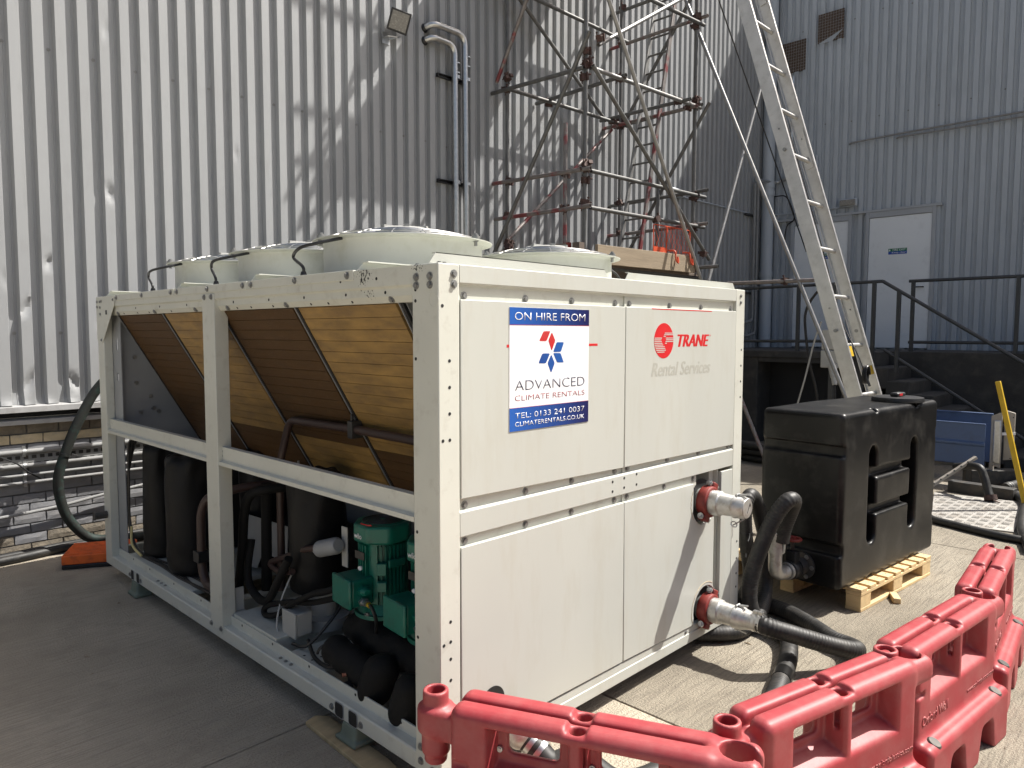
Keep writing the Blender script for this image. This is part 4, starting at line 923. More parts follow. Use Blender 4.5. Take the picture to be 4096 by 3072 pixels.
cm=MB().obox(Matrix.Rotation(.2,4,'Z'),.062,.075,.070).obox(Matrix.Translation((.035,.03,.0)),.03,.02,.085).obox(Matrix.Translation((-.03,.045,.01)),.05,.02,.04).cyl((.03,-.06,.02),(.03,.075,.02),.007,8).cyl((.03,.055,.02),(.03,.072,.02),.013,6).cyl((-.02,-.02,-.065),(-.02,-.02,.07),.007,8).cyl((-.02,-.02,.05),(-.02,-.02,.066),.013,6)
cmesh=cm.mesh('coupler',30); cmesh.materials.append(rust); rs=random.Random(11)
def coupler(p,n=1):
    for k in range(n):
        obj('coupler',cmesh,None,sct,Matrix.Translation(V(p)+V((rs.uniform(-.02,.02),rs.uniform(-.03,.01),rs.uniform(-.02,.02)+.05*k))) @ Matrix.Rotation(rs.random()*6.28,4,'Z') @ Matrix.Rotation(rs.uniform(-.5,.5),4,'X'))
e=.05
T_=[ # lift rails: along Y on the left side, along X front and rear, along Y right side
 ((xl-e,yb+.22,4.70),(xl-e,yf-.02,4.66),scaf),((xl+.03,yf-e,4.67),(xr+.06,yf-e,4.74),scafb),((xl-.03,yb-e,4.70),(xr+.10,yb-e,4.745),scaf),
 ((xr+e,yb+.15,4.75),(xr+e,yf-.08,4.78),scaf),((5.45,3.13,4.72),(5.59,4.66,4.75),scaf),((6.73,3.05,4.72),(6.91,4.62,4.79),scaf),((6.98,3.10,4.70),(7.06,4.70,4.72),scafr),
 ((xl-e,yb+.20,3.60),(xl-e,yf-.12,3.56),scafr),((xl+.04,yf-e,3.555),(xr+.22,yf-e,3.59),scaf),((xr+e,4.75,3.62),(xr+e,3.05,3.65),scaf),
 ((xl-e,yb+.17,3.16),(xl-e,yf-.12,3.155),scafr),((xl+.04,yf-e,3.15),(xr+.20,yf-e,3.185),scaf),((xr+e,4.75,3.19),(xr+e,3.05,3.21),scafr),
 ((xr+e,4.80,5.885),(xr+e,3.10,5.905),scafr),((5.6,yf-e,5.73),(xr+.1,yf-e,5.82),scaf),((xr+e,4.80,6.37),(xr+e,3.1,6.37),scaf),((xl-e,yb+.2,5.9),(xl-e,yf-.1,5.9),scafr),((xl-.1,yb-e,5.9),(xr+.1,yb-e,5.92),scaf),
 ((7.12,4.27,2.61),(7.16,2.85,2.63),scaf),((xl-.05,4.60,2.62),(xl-.02,3.1,2.62),scaf),((xl-.1,yf-e,2.50),(xr+.15,yf-e,2.50),scaf),
 # braces
 ((4.94,3.14,4.92),(6.75,3.14,6.02),scafb),((4.77,3.95,5.82),(4.77,4.57,4.80),scafr),((5.00,4.52,5.97),(6.91,4.52,4.77),scaf),((7.06,4.53,4.68),(4.93,4.53,2.91),scafr),
 ((4.76,3.12,5.01),(4.76,4.60,2.74),scaf),((4.81,3.11,4.66),(7.38,3.11,2.75),scaf),((4.86,3.06,5.62),(7.12,3.06,2.42),scafb),((7.24,3.35,6.25),(7.24,4.40,4.84),scaf),((7.26,3.08,4.80),(7.26,4.35,2.94),scaf),
 # rakers away from the tower, and ties
 ((7.20,3.52,6.40),(7.20,0.80,0.10),scafb),((8.962,3.2,5.414),(7.30,3.14,2.20),scafb),((7.20,2.75,2.40),(7.20,1.60,2.39),scafr),((7.2,2.55,1.0),(7.2,2.10,.02),scafr),
 # lift above the deck
 ((xl-e,yb+.2,7.35),(xl-e,yf-.2,7.35),scaf),((xl-.2,yf-e,7.35),(xr+.2,yf-e,7.35),scaf),((xl-.2,yf-e,7.85),(xr+.2,yf-e,7.85),scaf),((xl-.1,yb-e,7.85),(xr+.1,yb-e,7.85),scaf),
 ((xl-.06,yf-.1,6.9),(xl-.06,yb+.1,9.1),scaf),((xl-.1,yf-.09,6.8),(xr,yf-.09,9.1),scaf),((xl-.2,yf-e,8.9),(xr+.2,yf-e,8.9),scaf)]
for a,b,mt in T_: tube(a,b,mt)
tube((4.84,3.52,2.60),(4.84,3.52,4.13),scafr); tube((7.16,3.80,2.6),(7.16,3.79,3.95))
for y in (3.0,3.45,3.9,4.35): tube((xl-.15,y,6.72),(xr+.15,y,6.72)) if False else None
for x in (4.9,6.0,7.1): tube((x,3.05,6.72),(x,4.62,6.72))
for p,n in (((xl,yf,4.68),2),((xl,yf,4.86),1),((xl,yf,4.55),1),((xl,yf,3.57),2),((xl,yf,3.45),1),((xl,yf,3.16),2),((xl,yb,4.71),1),((xl,yb,4.82),1),((xl,yb,3.60),1),((xl,yb,3.17),1),((xl,yb,2.83),2),((xl,yb,2.76),1),
  ((xl,3.52,3.58),1),((xl,3.52,3.16),1),((xr,yf,4.75),2),((xr,yf,4.82),1),((xr,yf,3.60),1),((xr,yf,3.55),1),((xr,yf,3.19),1),((xr,yf,3.14),1),((xr,yf,5.86),2),((xr,yf,5.80),1),((xr,yf,2.62),1),((xr+.1,yf-.1,2.80),1),
  ((xr,yb,4.74),2),((xr,yb,3.65),1),((xr,yb,3.2),1),((xr,yb,5.9),1),((xr,yb,6.38),1),((5.45,yf,4.70),1),((6.73,yf,4.72),1),((5.58,yb,4.72),1),((6.91,yb,4.74),1),((6.98,yf,4.71),1),((6.2,3.18,3.16),1),((7.20,1.98,2.40),1),((4.95,3.16,5.0),1),((xl,3.52,2.72),1)): coupler(p,n)
# boards
def plank(a,b,wd,th,mat,nm='scaffold_board',up=(0,0,1)): return obj(nm,MB().bar(a,b,wd,th,up),mat,sct,bevel=.004)
for k in range(5): plank((4.60+rs.uniform(-.04,.04),3.40+.235*k,6.79),(6.38+rs.uniform(-.06,.06),3.40+.235*k,6.79),.228,.038,boardw)
plank((4.7,3.30,6.93),(6.5,3.30,6.93),.035,.22,boardw,'toe_board')
for k in range(5): plank((4.72,3.26+.245*k,2.53),(7.25,3.26+.245*k,2.53),.228,.038,boardd)
plank((4.89,3.10,2.632),(6.98,3.10,2.652),.038,.215,boardw,'toe_board'); plank((4.72,4.50,2.655),(4.72,3.34,2.660),.038,.20,boardd,'toe_board')
obj('board_end_band',MB().box(4.70,4.742,3.34,3.38,2.565,2.765),redcast,sct); obj('board_block',MB().box(4.71,4.80,3.20,3.30,2.60,2.76),boardd,sct)
# inner access ladder
la,lb=V((6.49,4.0,2.52)),V((7.40,4.0,6.62)); dl=lb-la
for yy in (4.0,3.67): obj('access_ladder_stile',MB().bar(la+V((0,yy-4.0,0)),lb+V((0,yy-4.0,0)),.03,.065,(1,0,0)),scafb if yy>3.9 else scafr,sct,bevel=.006)
n=int(dl.length/.255)
for k in range(1,n): 
    p=la+dl*(k/n); obj('access_ladder_rung',MB().cyl((p.x,4.0,p.z),(p.x,3.67,p.z),.014,10),scaf,sct)
# orange mesh guard
gd=MB().tube(fillet([(6.12,3.17,2.72),(6.12,3.17,3.10),(6.98,3.17,3.10),(6.98,3.17,2.72)],.02),.008,6).bar((6.42,3.17,2.75),(6.42,3.17,3.10),.012,.012)
obj('guard_frame',gd,orange,sct)
obj('guard_skirt',MB().box(6.12,6.42,3.165,3.172,2.70,2.83).box(6.42,6.98,3.165,3.172,2.70,2.745),orange,sct)
g=MB()
for k in range(13):
    x=6.12+.0716*k
    for s in (1,-1):
        xa,za,xb,zb=x,2.74,x+s*.21,3.10
        if xb>6.98: t=(6.98-xa)/(xb-xa); xb,zb=6.98,za+(zb-za)*t
        if xb<6.12: t=(6.12-xa)/(xb-xa); xb,zb=6.12,za+(zb-za)*t
        g.cyl((xa,3.168,za),(xb,3.168,zb),.0022,4,caps=False)
obj('guard_wire',g,orange,sct,kind='stuff')
for x in (6.45,6.80): obj('guard_hook',MB().tube(fillet([(x,3.16,2.80),(x,3.06,2.79),(x,3.045,2.67),(x+.06,3.045,2.63),(x+.06,3.06,2.72)],.03),.011,8),orange,sct)

# ================================================================ long aluminium ladder behind the tank
lad=thing('aluminium_ladder','long aluminium ladder leaning up behind the black water tank','ladder',(4.80,-.12,0))
A=V((4.80,-.12,0.0)); Bt=V((4.80,1.40,4.95)); D=(Bt-A); dn=D.normalized(); Bt=A+dn*7.2
perp=V((1,0,0)).cross(dn).normalized()
WL=.46
for s in (0,1):
    x=s*WL
    st=obj('stile',MB().prism([(0,-.06),(.028,-.06),(.028,-.052),(.006,-.052),(.006,.052),(.028,.052),(.028,.06),(0,.06)] if s==0 else [(0,-.06),(-.028,-.06),(-.028,-.052),(-.006,-.052),(-.006,.052),(-.028,.052),(-.028,.06),(0,.06)],A+V((x-.02 if s==0 else x+.02,0,0)),(1,0,0),tuple(perp),(7.2 if V((1,0,0)).cross(perp).dot(dn)>0 else -7.2)),alu,lad,bevel=.002)
    for q in (1.86,3.54,5.25):
        c=A+dn*q+V((x+(-.022 if s==0 else .012),0,0))
        obj('splice_bolt',MB().cyl(c,c+V((-.014,0,0)),.016,8).cyl(c+dn*.2,c+dn*.2+V((-.006,0,0)),.008,8),boltm,st)
        M=Matrix((V((1,0,0)),perp,dn)).transposed().to_4x4(); M.translation=A+dn*(q+.1)+V((x+(-.0205 if s==0 else .008),0,0))
        if s==1: obj('splice_plate',MB().obox(M,.004,.07,.40),alu,st,bevel=.002)
q=.385
while q<7.1:
    p=A+dn*q; obj('rung',MB().cyl(p+V((-.012,0,0)),p+V((WL+.012,0,0)),.019,14),alu,lad); q+=.447
lz=lambda z: A+dn*(z/dn.z)
p=lz(1.60); obj('yellow_label',MB().prism([(.02,-.045),(.15,-.045),(.15,.045),(.02,.045)],p+V((0,-.03,0)),(1,0,0),tuple(dn),.002),yellow,lad)
p=lz(1.42); obj('yellow_label',MB().prism([(-.045,-.04),(.045,-.04),(.045,.04),(-.045,.04)],p+V((WL+.0125,0,0)),tuple(perp),tuple(dn),-.0015),yellow,lad)
cb=MB()
for k in range(3):
    cb.tube(smooth_path([lz(6.4)+V((.12+.03*k,.03,0)),lz(4.9)+V((.13+.035*k,.04,0)),lz(3.6)+V((.15+.03*k,.0,0)),lz(2.5)+V((.16+.05*k,.02,0)),lz(1.9)+V((.20,.01,0)),lz(1.55)+V((.17,-.06,0)),lz(1.30)+V((.16+.02*k,-.08,0))],10),.0045,6)
tag(obj('electric_cable',cb,blackp),'thin black cables running down inside the aluminium ladder','cable')
tag(obj('cable_coil',MB().tube([lz(1.40)+V((.16+.045*math.cos(t),-.10+.002*t,.0+.075*math.sin(t))) for t in [k*.3 for k in range(66)]],.007,6),blackp),'black cable coil hanging on the aluminium ladder below the yellow label','cable')

# ================================================================ services on the walls
def run(name,pts,r,mat,label,cat,fr=.05,group=None):
    return tag(obj(name,MB().tube(fillet(pts,fr,6),r,14),mat),label,cat,group)
# floodlight
fl=thing('floodlight','small square black floodlight on a bracket high on the grey wall','floodlight',(3.21,4.6,5.0))
Mf=Matrix.Translation((3.25,4.50,5.06)) @ Matrix.Rotation(math.radians(-28),4,'Z') @ Matrix.Rotation(math.radians(14),4,'Y') @ Matrix.Rotation(math.radians(20),4,'X') @ Matrix.Scale(0.98,4)
obj('lamp_body',MB().obox(Mf @ Matrix.Translation((0,.045,0)),.20,.10,.20),blackp,fl,bevel=.012)
obj('lamp_rim',MB().obox(Mf,.225,.018,.225),blackp,fl,bevel=.006); obj('lamp_glass',MB().obox(Mf @ Matrix.Translation((0,-.010,0)),.185,.006,.185),glassd,fl,bevel=.002)
obj('lamp_box',MB().obox(Mf @ Matrix.Translation((0,.11,.02)),.10,.06,.12),blackp,fl,bevel=.008)
obj('bracket',MB().tube(fillet([(3.17,4.69,4.92),(3.15,4.56,4.90),(3.25,4.52,4.90),(3.30,4.56,4.93),(3.24,4.69,4.92)],.02),.008,6).obox(Matrix.Translation((3.20,4.675,4.92)),.09,.012,.12),galv,fl)
# pair of bright insulated pipes that come out of the wall and drop behind the fans
pipes=[[(3.73,4.74,5.17),(3.78,4.58,5.22),(4.26,4.58,5.22),(4.30,4.58,.25)],[(3.73,4.74,5.03),(3.78,4.60,5.08),(4.12,4.60,5.08),(4.155,4.60,.25)]]
for k,(pts,lb) in enumerate(zip(pipes,('taller of two bright steel pipes dropping down the grey wall','shorter of two bright steel pipes dropping down the grey wall'))):
    t=thing('steel_pipe',lb,'pipe',pts[-1],0,'bright pipes on the grey wall')
    obj('pipe_body',MB().tube(fillet(pts,.13,10),.036,20),chrome,t)
    obj('wall_collar',MB().lathe([(.036,0),(.048,.0),(.050,.02),(.038,.035)],V(pts[0])+V((.01,-.045,.012)),(.25,-.9,.25),20),blackp,t)
    for z in (4.72,3.515):
        x=pts[-1][0]-.004; obj('pipe_clip',MB().lathe([(.037,-.018),(.042,-.018),(.042,.018),(.037,.018)],(x,pts[-1][1],z),(0,0,1),20,False),galv,t)
    for z in (4.98,4.87) : obj('joint_band',MB().lathe([(.037,-.008),(.041,-.008),(.041,.008),(.037,.008)],(pts[-1][0]-.003,pts[-1][1],z-.1*k),(0,0,1),20,False),galv,t)
for z,lb in ((4.71,'black channel bracket holding the upper part of the bright wall pipes'),(3.515,'black channel bracket holding the lower part of the bright wall pipes')):
    tag(obj('pipe_bracket',MB().prism([(0,0),(.041,0),(.041,.006),(.006,.006),(.006,.035),(.041,.035),(.041,.041),(0,.041)],(3.905,4.682,z-.02),(0,-1,0),(0,0,1),-.43).box(3.905,3.912,4.64,4.68,z-.02,z+.02),blackp),lb,'bracket','channel brackets on the grey wall')
# corner downpipe and conduits
dp=thing('downpipe','grey downpipe in the corner where the two buildings meet','downpipe',(12.12,4.55,1.5))
obj('pipe_body',MB().cyl((12.12,4.54,1.48),(12.12,4.54,8.9),.115,28),clad2,dp)
for z in (4.6,4.45,2.9): obj('pipe_collar',MB().lathe([(.116,-.05),(.128,-.05),(.128,.05),(.116,.05)],(12.12,4.54,z),(0,0,1),28,False),clad2,dp)
run('conduit',[(11.69,4.58,4.66),(11.72,4.58,4.66),(12.25,4.42,4.66),(12.24,4.30,4.70),(12.24,4.15,4.72),(12.24,4.15,6.6)],.03,chrome,'bright bent pipe crossing the corner downpipe','pipe',.06)
run('conduit',[(11.70,4.60,4.60),(11.70,4.60,2.0),(11.40,4.60,1.95),(11.0,4.60,1.95)],.028,conduit,'grey conduit left of the corner downpipe, nearer the scaffold','conduit',.06,'vertical conduits in the corner')
run('conduit',[(11.82,4.60,4.60),(11.82,4.60,1.75),(11.5,4.60,1.70),(11.0,4.60,1.70)],.028,conduit,'grey conduit left of the corner downpipe, nearer the corner','conduit',.06,'vertical conduits in the corner')
tag(obj('conduit_bracket',MB().box(11.45,11.95,4.63,4.68,3.98,4.02).box(11.45,11.95,4.63,4.68,2.5,2.54),steeldk),'dark brackets fixing the corner conduits to the wall','bracket')
run('conduit',[(9.15,4.665,4.03),(11.6,4.665,4.03)],.014,clad2,'thin conduit running from the wall lamp to the corner','conduit')
run('conduit',[(12.26,4.45,4.05),(12.26,3.12,4.05)],.014,clad2,'thin conduit leading to the bulkhead lamp over the doors','conduit')
run('conduit',[(12.28,3.09,5.17),(12.25,3.05,5.18),(12.25,2.25,5.20),(12.25,-8,5.22)],.016,conduit,'upper of two thin conduits across the blue-grey wall','conduit',.04,'conduits across the blue-grey wall')
run('conduit',[(12.28,2.30,5.13),(12.25,2.26,5.14),(12.25,1.4,5.13),(12.25,-8,5.12)],.014,conduit,'lower of two thin conduits across the blue-grey wall','conduit',.04,'conduits across the blue-grey wall')
run('conduit',[(12.28,3.78,5.02),(12.24,3.76,5.06),(12.24,3.66,5.06),(12.24,3.66,4.4)],.016,clad2,'short hooked conduit above the left fire door','conduit',.04)
def bulkhead(loc,rz,label):
    t=thing('bulkhead_lamp',label,'lamp',loc,rz,'bulkhead lamps')
    obj('lamp_base',MB().box(-.16,.16,-.06,0,-.075,.075),clad2,t,local=True,bevel=.02); obj('lamp_glass',MB().box(-.135,.135,-.085,-.06,-.055,.055),glassd,t,local=True,bevel=.02)
bulkhead((12.28,3.07,4.115),-math.pi/2,'grey bulkhead lamp above the fire doors')
bulkhead((9.0,4.675,4.06),0,'grey bulkhead lamp on the clad wall right of the scaffold')
run('steel_cable',[(7.30,3.0,6.10),(10.30,3.0,3.08)],.009,blackp,'thin black stay cable slanting down past the scaffold rakers','cable')
tag(obj('conduit',MB().tube(smooth_path([(12.22,4.45,4.4),(12.2,4.2,4.35),(12.22,4.05,3.95),(12.24,4.2,3.8),(12.24,4.25,3.4)],6),.012,8),blackp),'loose black cable beside the corner downpipe','cable')
# services on the brick base, left of the chiller
for z,r,y,lb in ((.822,.020,4.70,'thick conduit along the brick base, topmost, above the slotted tray'),(.712,.018,4.70,'thick conduit along the brick base just below the slotted tray'),(.636,.0115,4.705,'thin conduit along the brick base, upper of the thin pair'),(.576,.0125,4.705,'thin conduit along the brick base, lower of the thin pair')):
    t=thing('conduit',lb,'conduit',(0,y,z),0,'conduits along the brick base')
    obj('pipe_body',MB().cyl((-6,y,z),(4.5,y,z),r,14),conduit,t)
    for x in (-1.7,-.27,.95,2.3): obj('saddle_clip',MB().lathe([(r,-.011),(r+.003,-.011),(r+.003,.011),(r,.011)],(x,y,z),(1,0,0),14,False).box(x-.011,x+.011,y+.004,y+.03,z-r-.02,z+r+.02),galv,t)
tr=thing('cable_tray','slotted steel cable tray fixed to the brick base','cable tray',(0,4.71,.75))
m=MB(); 
obj('tray_web',MB().box(-6,4.5,4.708,4.712,.735,.762).box(-6,4.5,4.708,4.712,.79,.797).box(-6,4.5,4.708,4.712,.708,.716),conduit,tr)
for k in range(60):
    x=-2.0+.055*k; m.box(x,x+.022,4.708,4.712,.762,.790).box(x+.027,x+.049,4.708,4.712,.716,.735)
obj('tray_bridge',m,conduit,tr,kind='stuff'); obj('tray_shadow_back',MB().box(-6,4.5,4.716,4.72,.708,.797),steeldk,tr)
tag(obj('cable',MB().tube(smooth_path([(-3,4.69,.45),(-.9,4.69,.315),(-.44,4.69,.33),(-.05,4.69,.355),(.28,4.69,.40),(.9,4.69,.47)],8),.013,10),conduit),'pale grey cable sagging across the grey painted bricks','cable')
tag(obj('cable',MB().tube(smooth_path([(-.43,4.66,.80),(-.33,4.65,.74),(-.25,4.65,.66),(-.17,4.66,.60)],6),.006,8),blackp),'short black cable dangling over the conduits on the brick base','cable')
# ================================================================ hoses
def hose(name,pts,r,mat,label,n=10,rib=.0,group=None,seg=18):
    path=smooth_path(pts,n)
    # resample evenly so that the ribs of the hose stay regular
    L=[0]
    for a,b in zip(path,path[1:]): L.append(L[-1]+(b-a).length)
    if rib:
        N=int(L[-1]/.0045); out=[]; k=0
        for i in range(N+1):
            s=L[-1]*i/N
            while k<len(L)-2 and L[k+1]<s: k+=1
            t=(s-L[k])/max(L[k+1]-L[k],1e-6); out.append(path[k].lerp(path[k+1],min(t,1)))
        rr=random.Random(5)
        m=MB().tube(out,r,seg,rf=lambda t,N=N: r+rib*(1 if int(t*N)%4 in (1,2) else -1)*(.6+.4*math.sin(t*47)))
    else: m=MB().tube(path,r,seg)
    o=obj(name,m,mat,smooth=60); return tag(o,label,'hose',group)
hA=hose('supply_hose',[(1.888,-.30,.252),(1.889,-.36,.245),(1.96,-.44,.215),(2.10,-.565,.155),(2.21,-.645,.115),(2.31,-.66,.085),(2.385,-.60,.065),(2.42,-.50,.058),(2.52,-.36,.055),(2.64,-.16,.053),(2.68,.05,.052),(2.60,.22,.052),(2.45,.36,.052)],.046,rubber,'thick black ribbed hose looping out from the lower red pipe clamp',rib=.0013)
hB=hose('return_hose',[(2.62,-.098,.49),(2.615,-.115,.58),(2.59,-.165,.70),(2.53,-.205,.775),(2.465,-.19,.775),(2.42,-.13,.66),(2.37,-.075,.47),(2.335,-.04,.28),(2.33,-.055,.14),(2.36,-.10,.068),(2.34,-.20,.055),(2.26,-.308,.053),(2.04,-.409,.052),(1.771,-.492,.052),(1.50,-.56,.052),(1.1,-.60,.052),(.75,-.50,.052)],.046,rubber,'tall black ribbed hose arching from the tank valve down to the ground',rib=.0013)
tag(obj('tape_band',MB().tube(smooth_path([(1.845,-.472,.052),(1.80,-.485,.052),(1.755,-.497,.052)],4),.0485,20),tape),'band of shiny black tape round the hose on the ground','tape')
hC=hose('bypass_hose',[(2.45,.34,.06),(2.52,.12,.10),(2.54,.06,.25),(2.47,.06,.52),(2.455,.06,.69),(2.515,.06,.765),(2.60,.06,.715),(2.675,.06,.58),(2.72,.04,.40),(2.68,.02,.20),(2.55,-.02,.075),(2.29,-.06,.052),(2.12,-.04,.052),(1.95,.12,.052),(1.6,.5,.052)],.043,rubber,'black hose looping up behind the chiller corner',rib=.0012)
tag(obj('cable_tie',MB().lathe([(.044,-.004),(.047,-.004),(.047,.004),(.044,.004)],(2.465,.06,.545),(.1,0,1),18,False).tube(smooth_path([(2.44,.02,.55),(2.40,.0,.545),(2.36,-.01,.525)],6),.004,6).tube([(2.42,.03,.43),(2.36,0,.425)],.004,6),blackp),'black cable tie round the hose beside the chiller','cable tie')
# valve set on the tank side
# hose under the near end of the chiller with its own coupling, seen through the first barrier
hD=thing('coupled_hose','black hose with bright double clips seen through the near barrier window','hose',(.35,-.25,.33))
ax=V((.25,-.80,-.52)).normalized(); p0=V((.262,-.006,.300))
obj('elbow_pipe',MB().lathe([(.047,-.02),(.047,.05),(.052,.055),(.052,.07),(.055,.10),(.05,.12)],p0,ax,32),castalu,hD)
obj('cam_coupling',MB().lathe([(.050,.11),(.058,.115),(.060,.15),(.055,.165),(.047,.175)],p0,ax,32).bar(p0+ax*.10+V((.055,0,.03)),p0+ax*.18+V((.06,0,.035)),.016,.008),castalu,hD)
for q in (.195,.235): obj('hose_clip',MB().lathe([(.0455,-.010),(.0495,-.010),(.0495,.010),(.0455,.010)],p0+ax*q,ax,32,False),chrome,hD)
obj('hose_body',MB().tube(smooth_path([p0+ax*.165,p0+ax*.22,p0+ax*.30,(.42,-.31,.155),(.50,-.42,.075),(.66,-.48,.052),(.9,-.47,.052)],10),.0455,20),rubber,hD)
# green hose at the wall, ground hoses
gh=hose('wall_hose',[(.75,4.35,1.72),(.45,4.42,1.55),(.218,4.5,1.314),(.062,4.5,1.047),(-.03,4.5,.828),(-.095,4.5,.598),(-.062,4.5,.353),(.028,4.5,.185),(.137,4.5,.09),(.35,4.45,.055),(.7,4.40,.05)],.037,ghose,'dusty dark hose with green print curving down the wall left of the chiller',n=10)
tag(obj('cable_tie',MB().lathe([(.044,-.004),(.048,-.004),(.048,.004),(.044,.004)],(-.035,4.5,.80),(.3,0,1),18,False).tube([(-.0,4.46,.80),(.03,4.44,.785)],.005,6),blackp),'black cable tie round the dusty wall hose','cable tie')
for k,(dy,z,lb) in enumerate(((0,.035,'black hose lying along the foot of the brick wall, nearer the wall'),(-.085,.035,'black hose lying along the foot of the brick wall, farther from the wall'))):
    hose('ground_hose',[(-2.5,4.55+dy,z),(-.9,4.60+dy,z),(-.4,4.62+dy,z),(.0,4.66+dy*.8,z),(.5,4.64+dy,z),(1.5,4.6+dy,z)],.033,rubber,lb,group='hoses at the foot of the brick wall')
# orange ramp
def rampf(X,Y,Z): return smax(sbox(X,Y,Z,(0.25,0.20,.05),(.25,.20,.05),.012), Z-(.028+.07*np.clip((X)/.20,0,1)*0+.07),.01)
rmp=thing('cable_ramp','orange rubber ramp block with black foot beside the far corner of the chiller','ramp',(-.08,4.31,0),math.radians(-28))
obj('ramp_foot',MB().box(0,.45,-.25,.10,0,.035),blackp,rmp,local=True,bevel=.008)
obj('ramp_top',MB().box(0,.45,-.25,.10,.035,.105),ramporange,rmp,local=True,bevel=.008)
for k in range(9): obj('ramp_ridge',MB().box(.01,.44,-.235+.037*k,-.215+.037*k,.105,.113),ramporange,rmp,local=True,bevel=.003)

# ================================================================ black tank on its pallet
AT=math.atan2(-.135,1.449); TK=(2.933,-.337,.150)
tk=thing('water_tank','large black plastic water tank with moulded recesses standing on a pale pallet','tank',TK,AT)
def tankf(X,Y,Z):
    d=sbox(X,Y,Z,(.74,.28,.5575),(.74,.28,.5575),.035)
    k=.014
    def cut(d,c,h,r=.03): return smax(d,-sbox(X,Y,Z,c,h,r),k)
    for x in (.42,1.065): 
        q=np.sqrt((X-x)**2+np.maximum(np.abs(Z-.555)-.26,0)**2)-.062; d=smax(d,-np.maximum(q,Y-.16),k); d=smax(d,-np.maximum(q,.40-Y),k)
    for z in (.695,.448): d=cut(d,(.742,0,z),(.31,.055,.030),.012)
    for z in (.875,.253): 
        for x in (0,1.48): d=cut(d,(x,.28,z),(.030,.60,.034),.010)
    for x in (.45,1.09): d=cut(d,(x,0,1.12),(.018,.05,.03),.008)
    for x in (.45,1.09): d=cut(d,(x,0,.0),(.035,.05,.02),.008)
    return d+.0025*np.sin(6*X+1)*np.sin(7*Z)
me=sdf_mesh('tank_body',tankf,(-.04,-.04,-.03),(1.52,.60,1.15),.0105); me.materials.append(tankm); obj('tank_body',me,None,tk,local=True)
obj('tank_lid',MB().lathe([(.0,.034),(.15,.034),(.168,.03),(.172,.012),(.172,0)],(1.13,.15,1.116),(0,0,1),48),blackp,tk,local=True)
obj('lid_handle',MB().box(1.06,1.20,.12,.18,1.149,1.180),blackp,tk,local=True,bevel=.012); obj('lid_tag',MB().box(1.085,1.135,.118,.1195,1.158,1.174),redprint,tk,local=True)
# outlet valve on the near-left side
yv=.245; zv=.115
NXl=(-1,0,0)
obj('outlet_flange',MB().lathe([(.03,0),(.088,0),(.088,.018),(.055,.020),(.050,.075),(.06,.08),(.06,.095)],(.0,yv,zv),NXl,36),steeldk,tk,local=True)
for k in range(6): 
    a=k*math.pi/3; obj('flange_bolt',BOLT,None,tk,frame_to((-.018,yv+.072*math.cos(a),zv+.072*math.sin(a)),NXl),True)
obj('gate_valve',MB().lathe([(.055,.095),(.06,.11),(.06,.16),(.055,.17)],(0,yv,zv),NXl,28).box(-.16,-.105,yv-.035,yv+.035,zv,zv+.12).cyl((-.13,yv,zv+.12),(-.13,yv,zv+.20),.012,10),blackp,tk,local=True,bevel=.004)
obj('valve_wheel',MB().tube([(-.13+.048*math.cos(t),yv+.048*math.sin(t),zv+.195) for t in [k*2*math.pi/24 for k in range(25)]],.009,8).bar((-.178,yv,zv+.195),(-.082,yv,zv+.195),.014,.01).bar((-.13,yv-.048,zv+.195),(-.13,yv+.048,zv+.195),.014,.01),redcast,tk,local=True)
obj('outlet_elbow',MB().tube(fillet([(-.165,yv,zv),(-.27,yv,zv),(-.335,yv,zv+.03),(-.335,yv,zv+.24)],.07,8),.041,22).lathe([(.044,0),(.053,0),(.053,.02),(.044,.02)],(-.18,yv,zv),NXl,24,False),castalu,tk,local=True)
obj('hose_coupling',MB().lathe([(.045,.0),(.052,.0),(.054,.03),(.050,.09),(.054,.10),(.054,.13),(.048,.135)],(-.335,yv,zv+.15),(0,0,1),28),castalu,tk,local=True)
obj('coupling_lever',MB().bar((-.335,yv-.056,zv+.16),(-.335,yv-.062,zv+.24),.014,.006),galv,tk,local=True)

pal=thing('pallet','pale new wooden pallet under the black water tank','pallet',(3.09,-.415,0),AT)
for k in range(9): obj('deck_board',MB().box(.0+.1285*k,.0+.1285*k+.088,0,1.0,.124,.146),palletw,pal,local=True,bevel=.003)
for y in (0,.45,.90):
    obj('stringer_board',MB().box(0,1.116,y,y+.10,.102,.124),palletw,pal,local=True,bevel=.003)
    obj('bottom_board',MB().box(0,1.116,y,y+.10,.0,.022),palletw,pal,local=True,bevel=.003)
    for x in (0,.487,.972): obj('block',MB().box(x,x+.144,y+.002,y+.098,.022,.102),palletw,pal,local=True,bevel=.003)
for k in range(9):
    for x in (.02,.06): obj('nail',MB().cyl((.1285*k+x,.04,.146),(.1285*k+x,.04,.1468),.004,6),steeldk,pal,local=True)
tag(obj('wood_offcut',MB().obox(Matrix.Translation((3.47,-.50,.018)) @ Matrix.Rotation(.5,4,'Z'),.13,.045,.036),palletw,bevel=.004),'small pale wood offcut lying beside the pallet','offcut')
tag(obj('wood_offcut',MB().prism([(0,0),(.075,-.02),(.09,.08),(.10,.55),(.06,.60),(.0,.58),(-.02,.10)],(-.045,.30,.001),(1,0,0),(0,1,0),.02),plankw,bevel=.003),'pale plank with knots lying under the near mount of the chiller','plank')

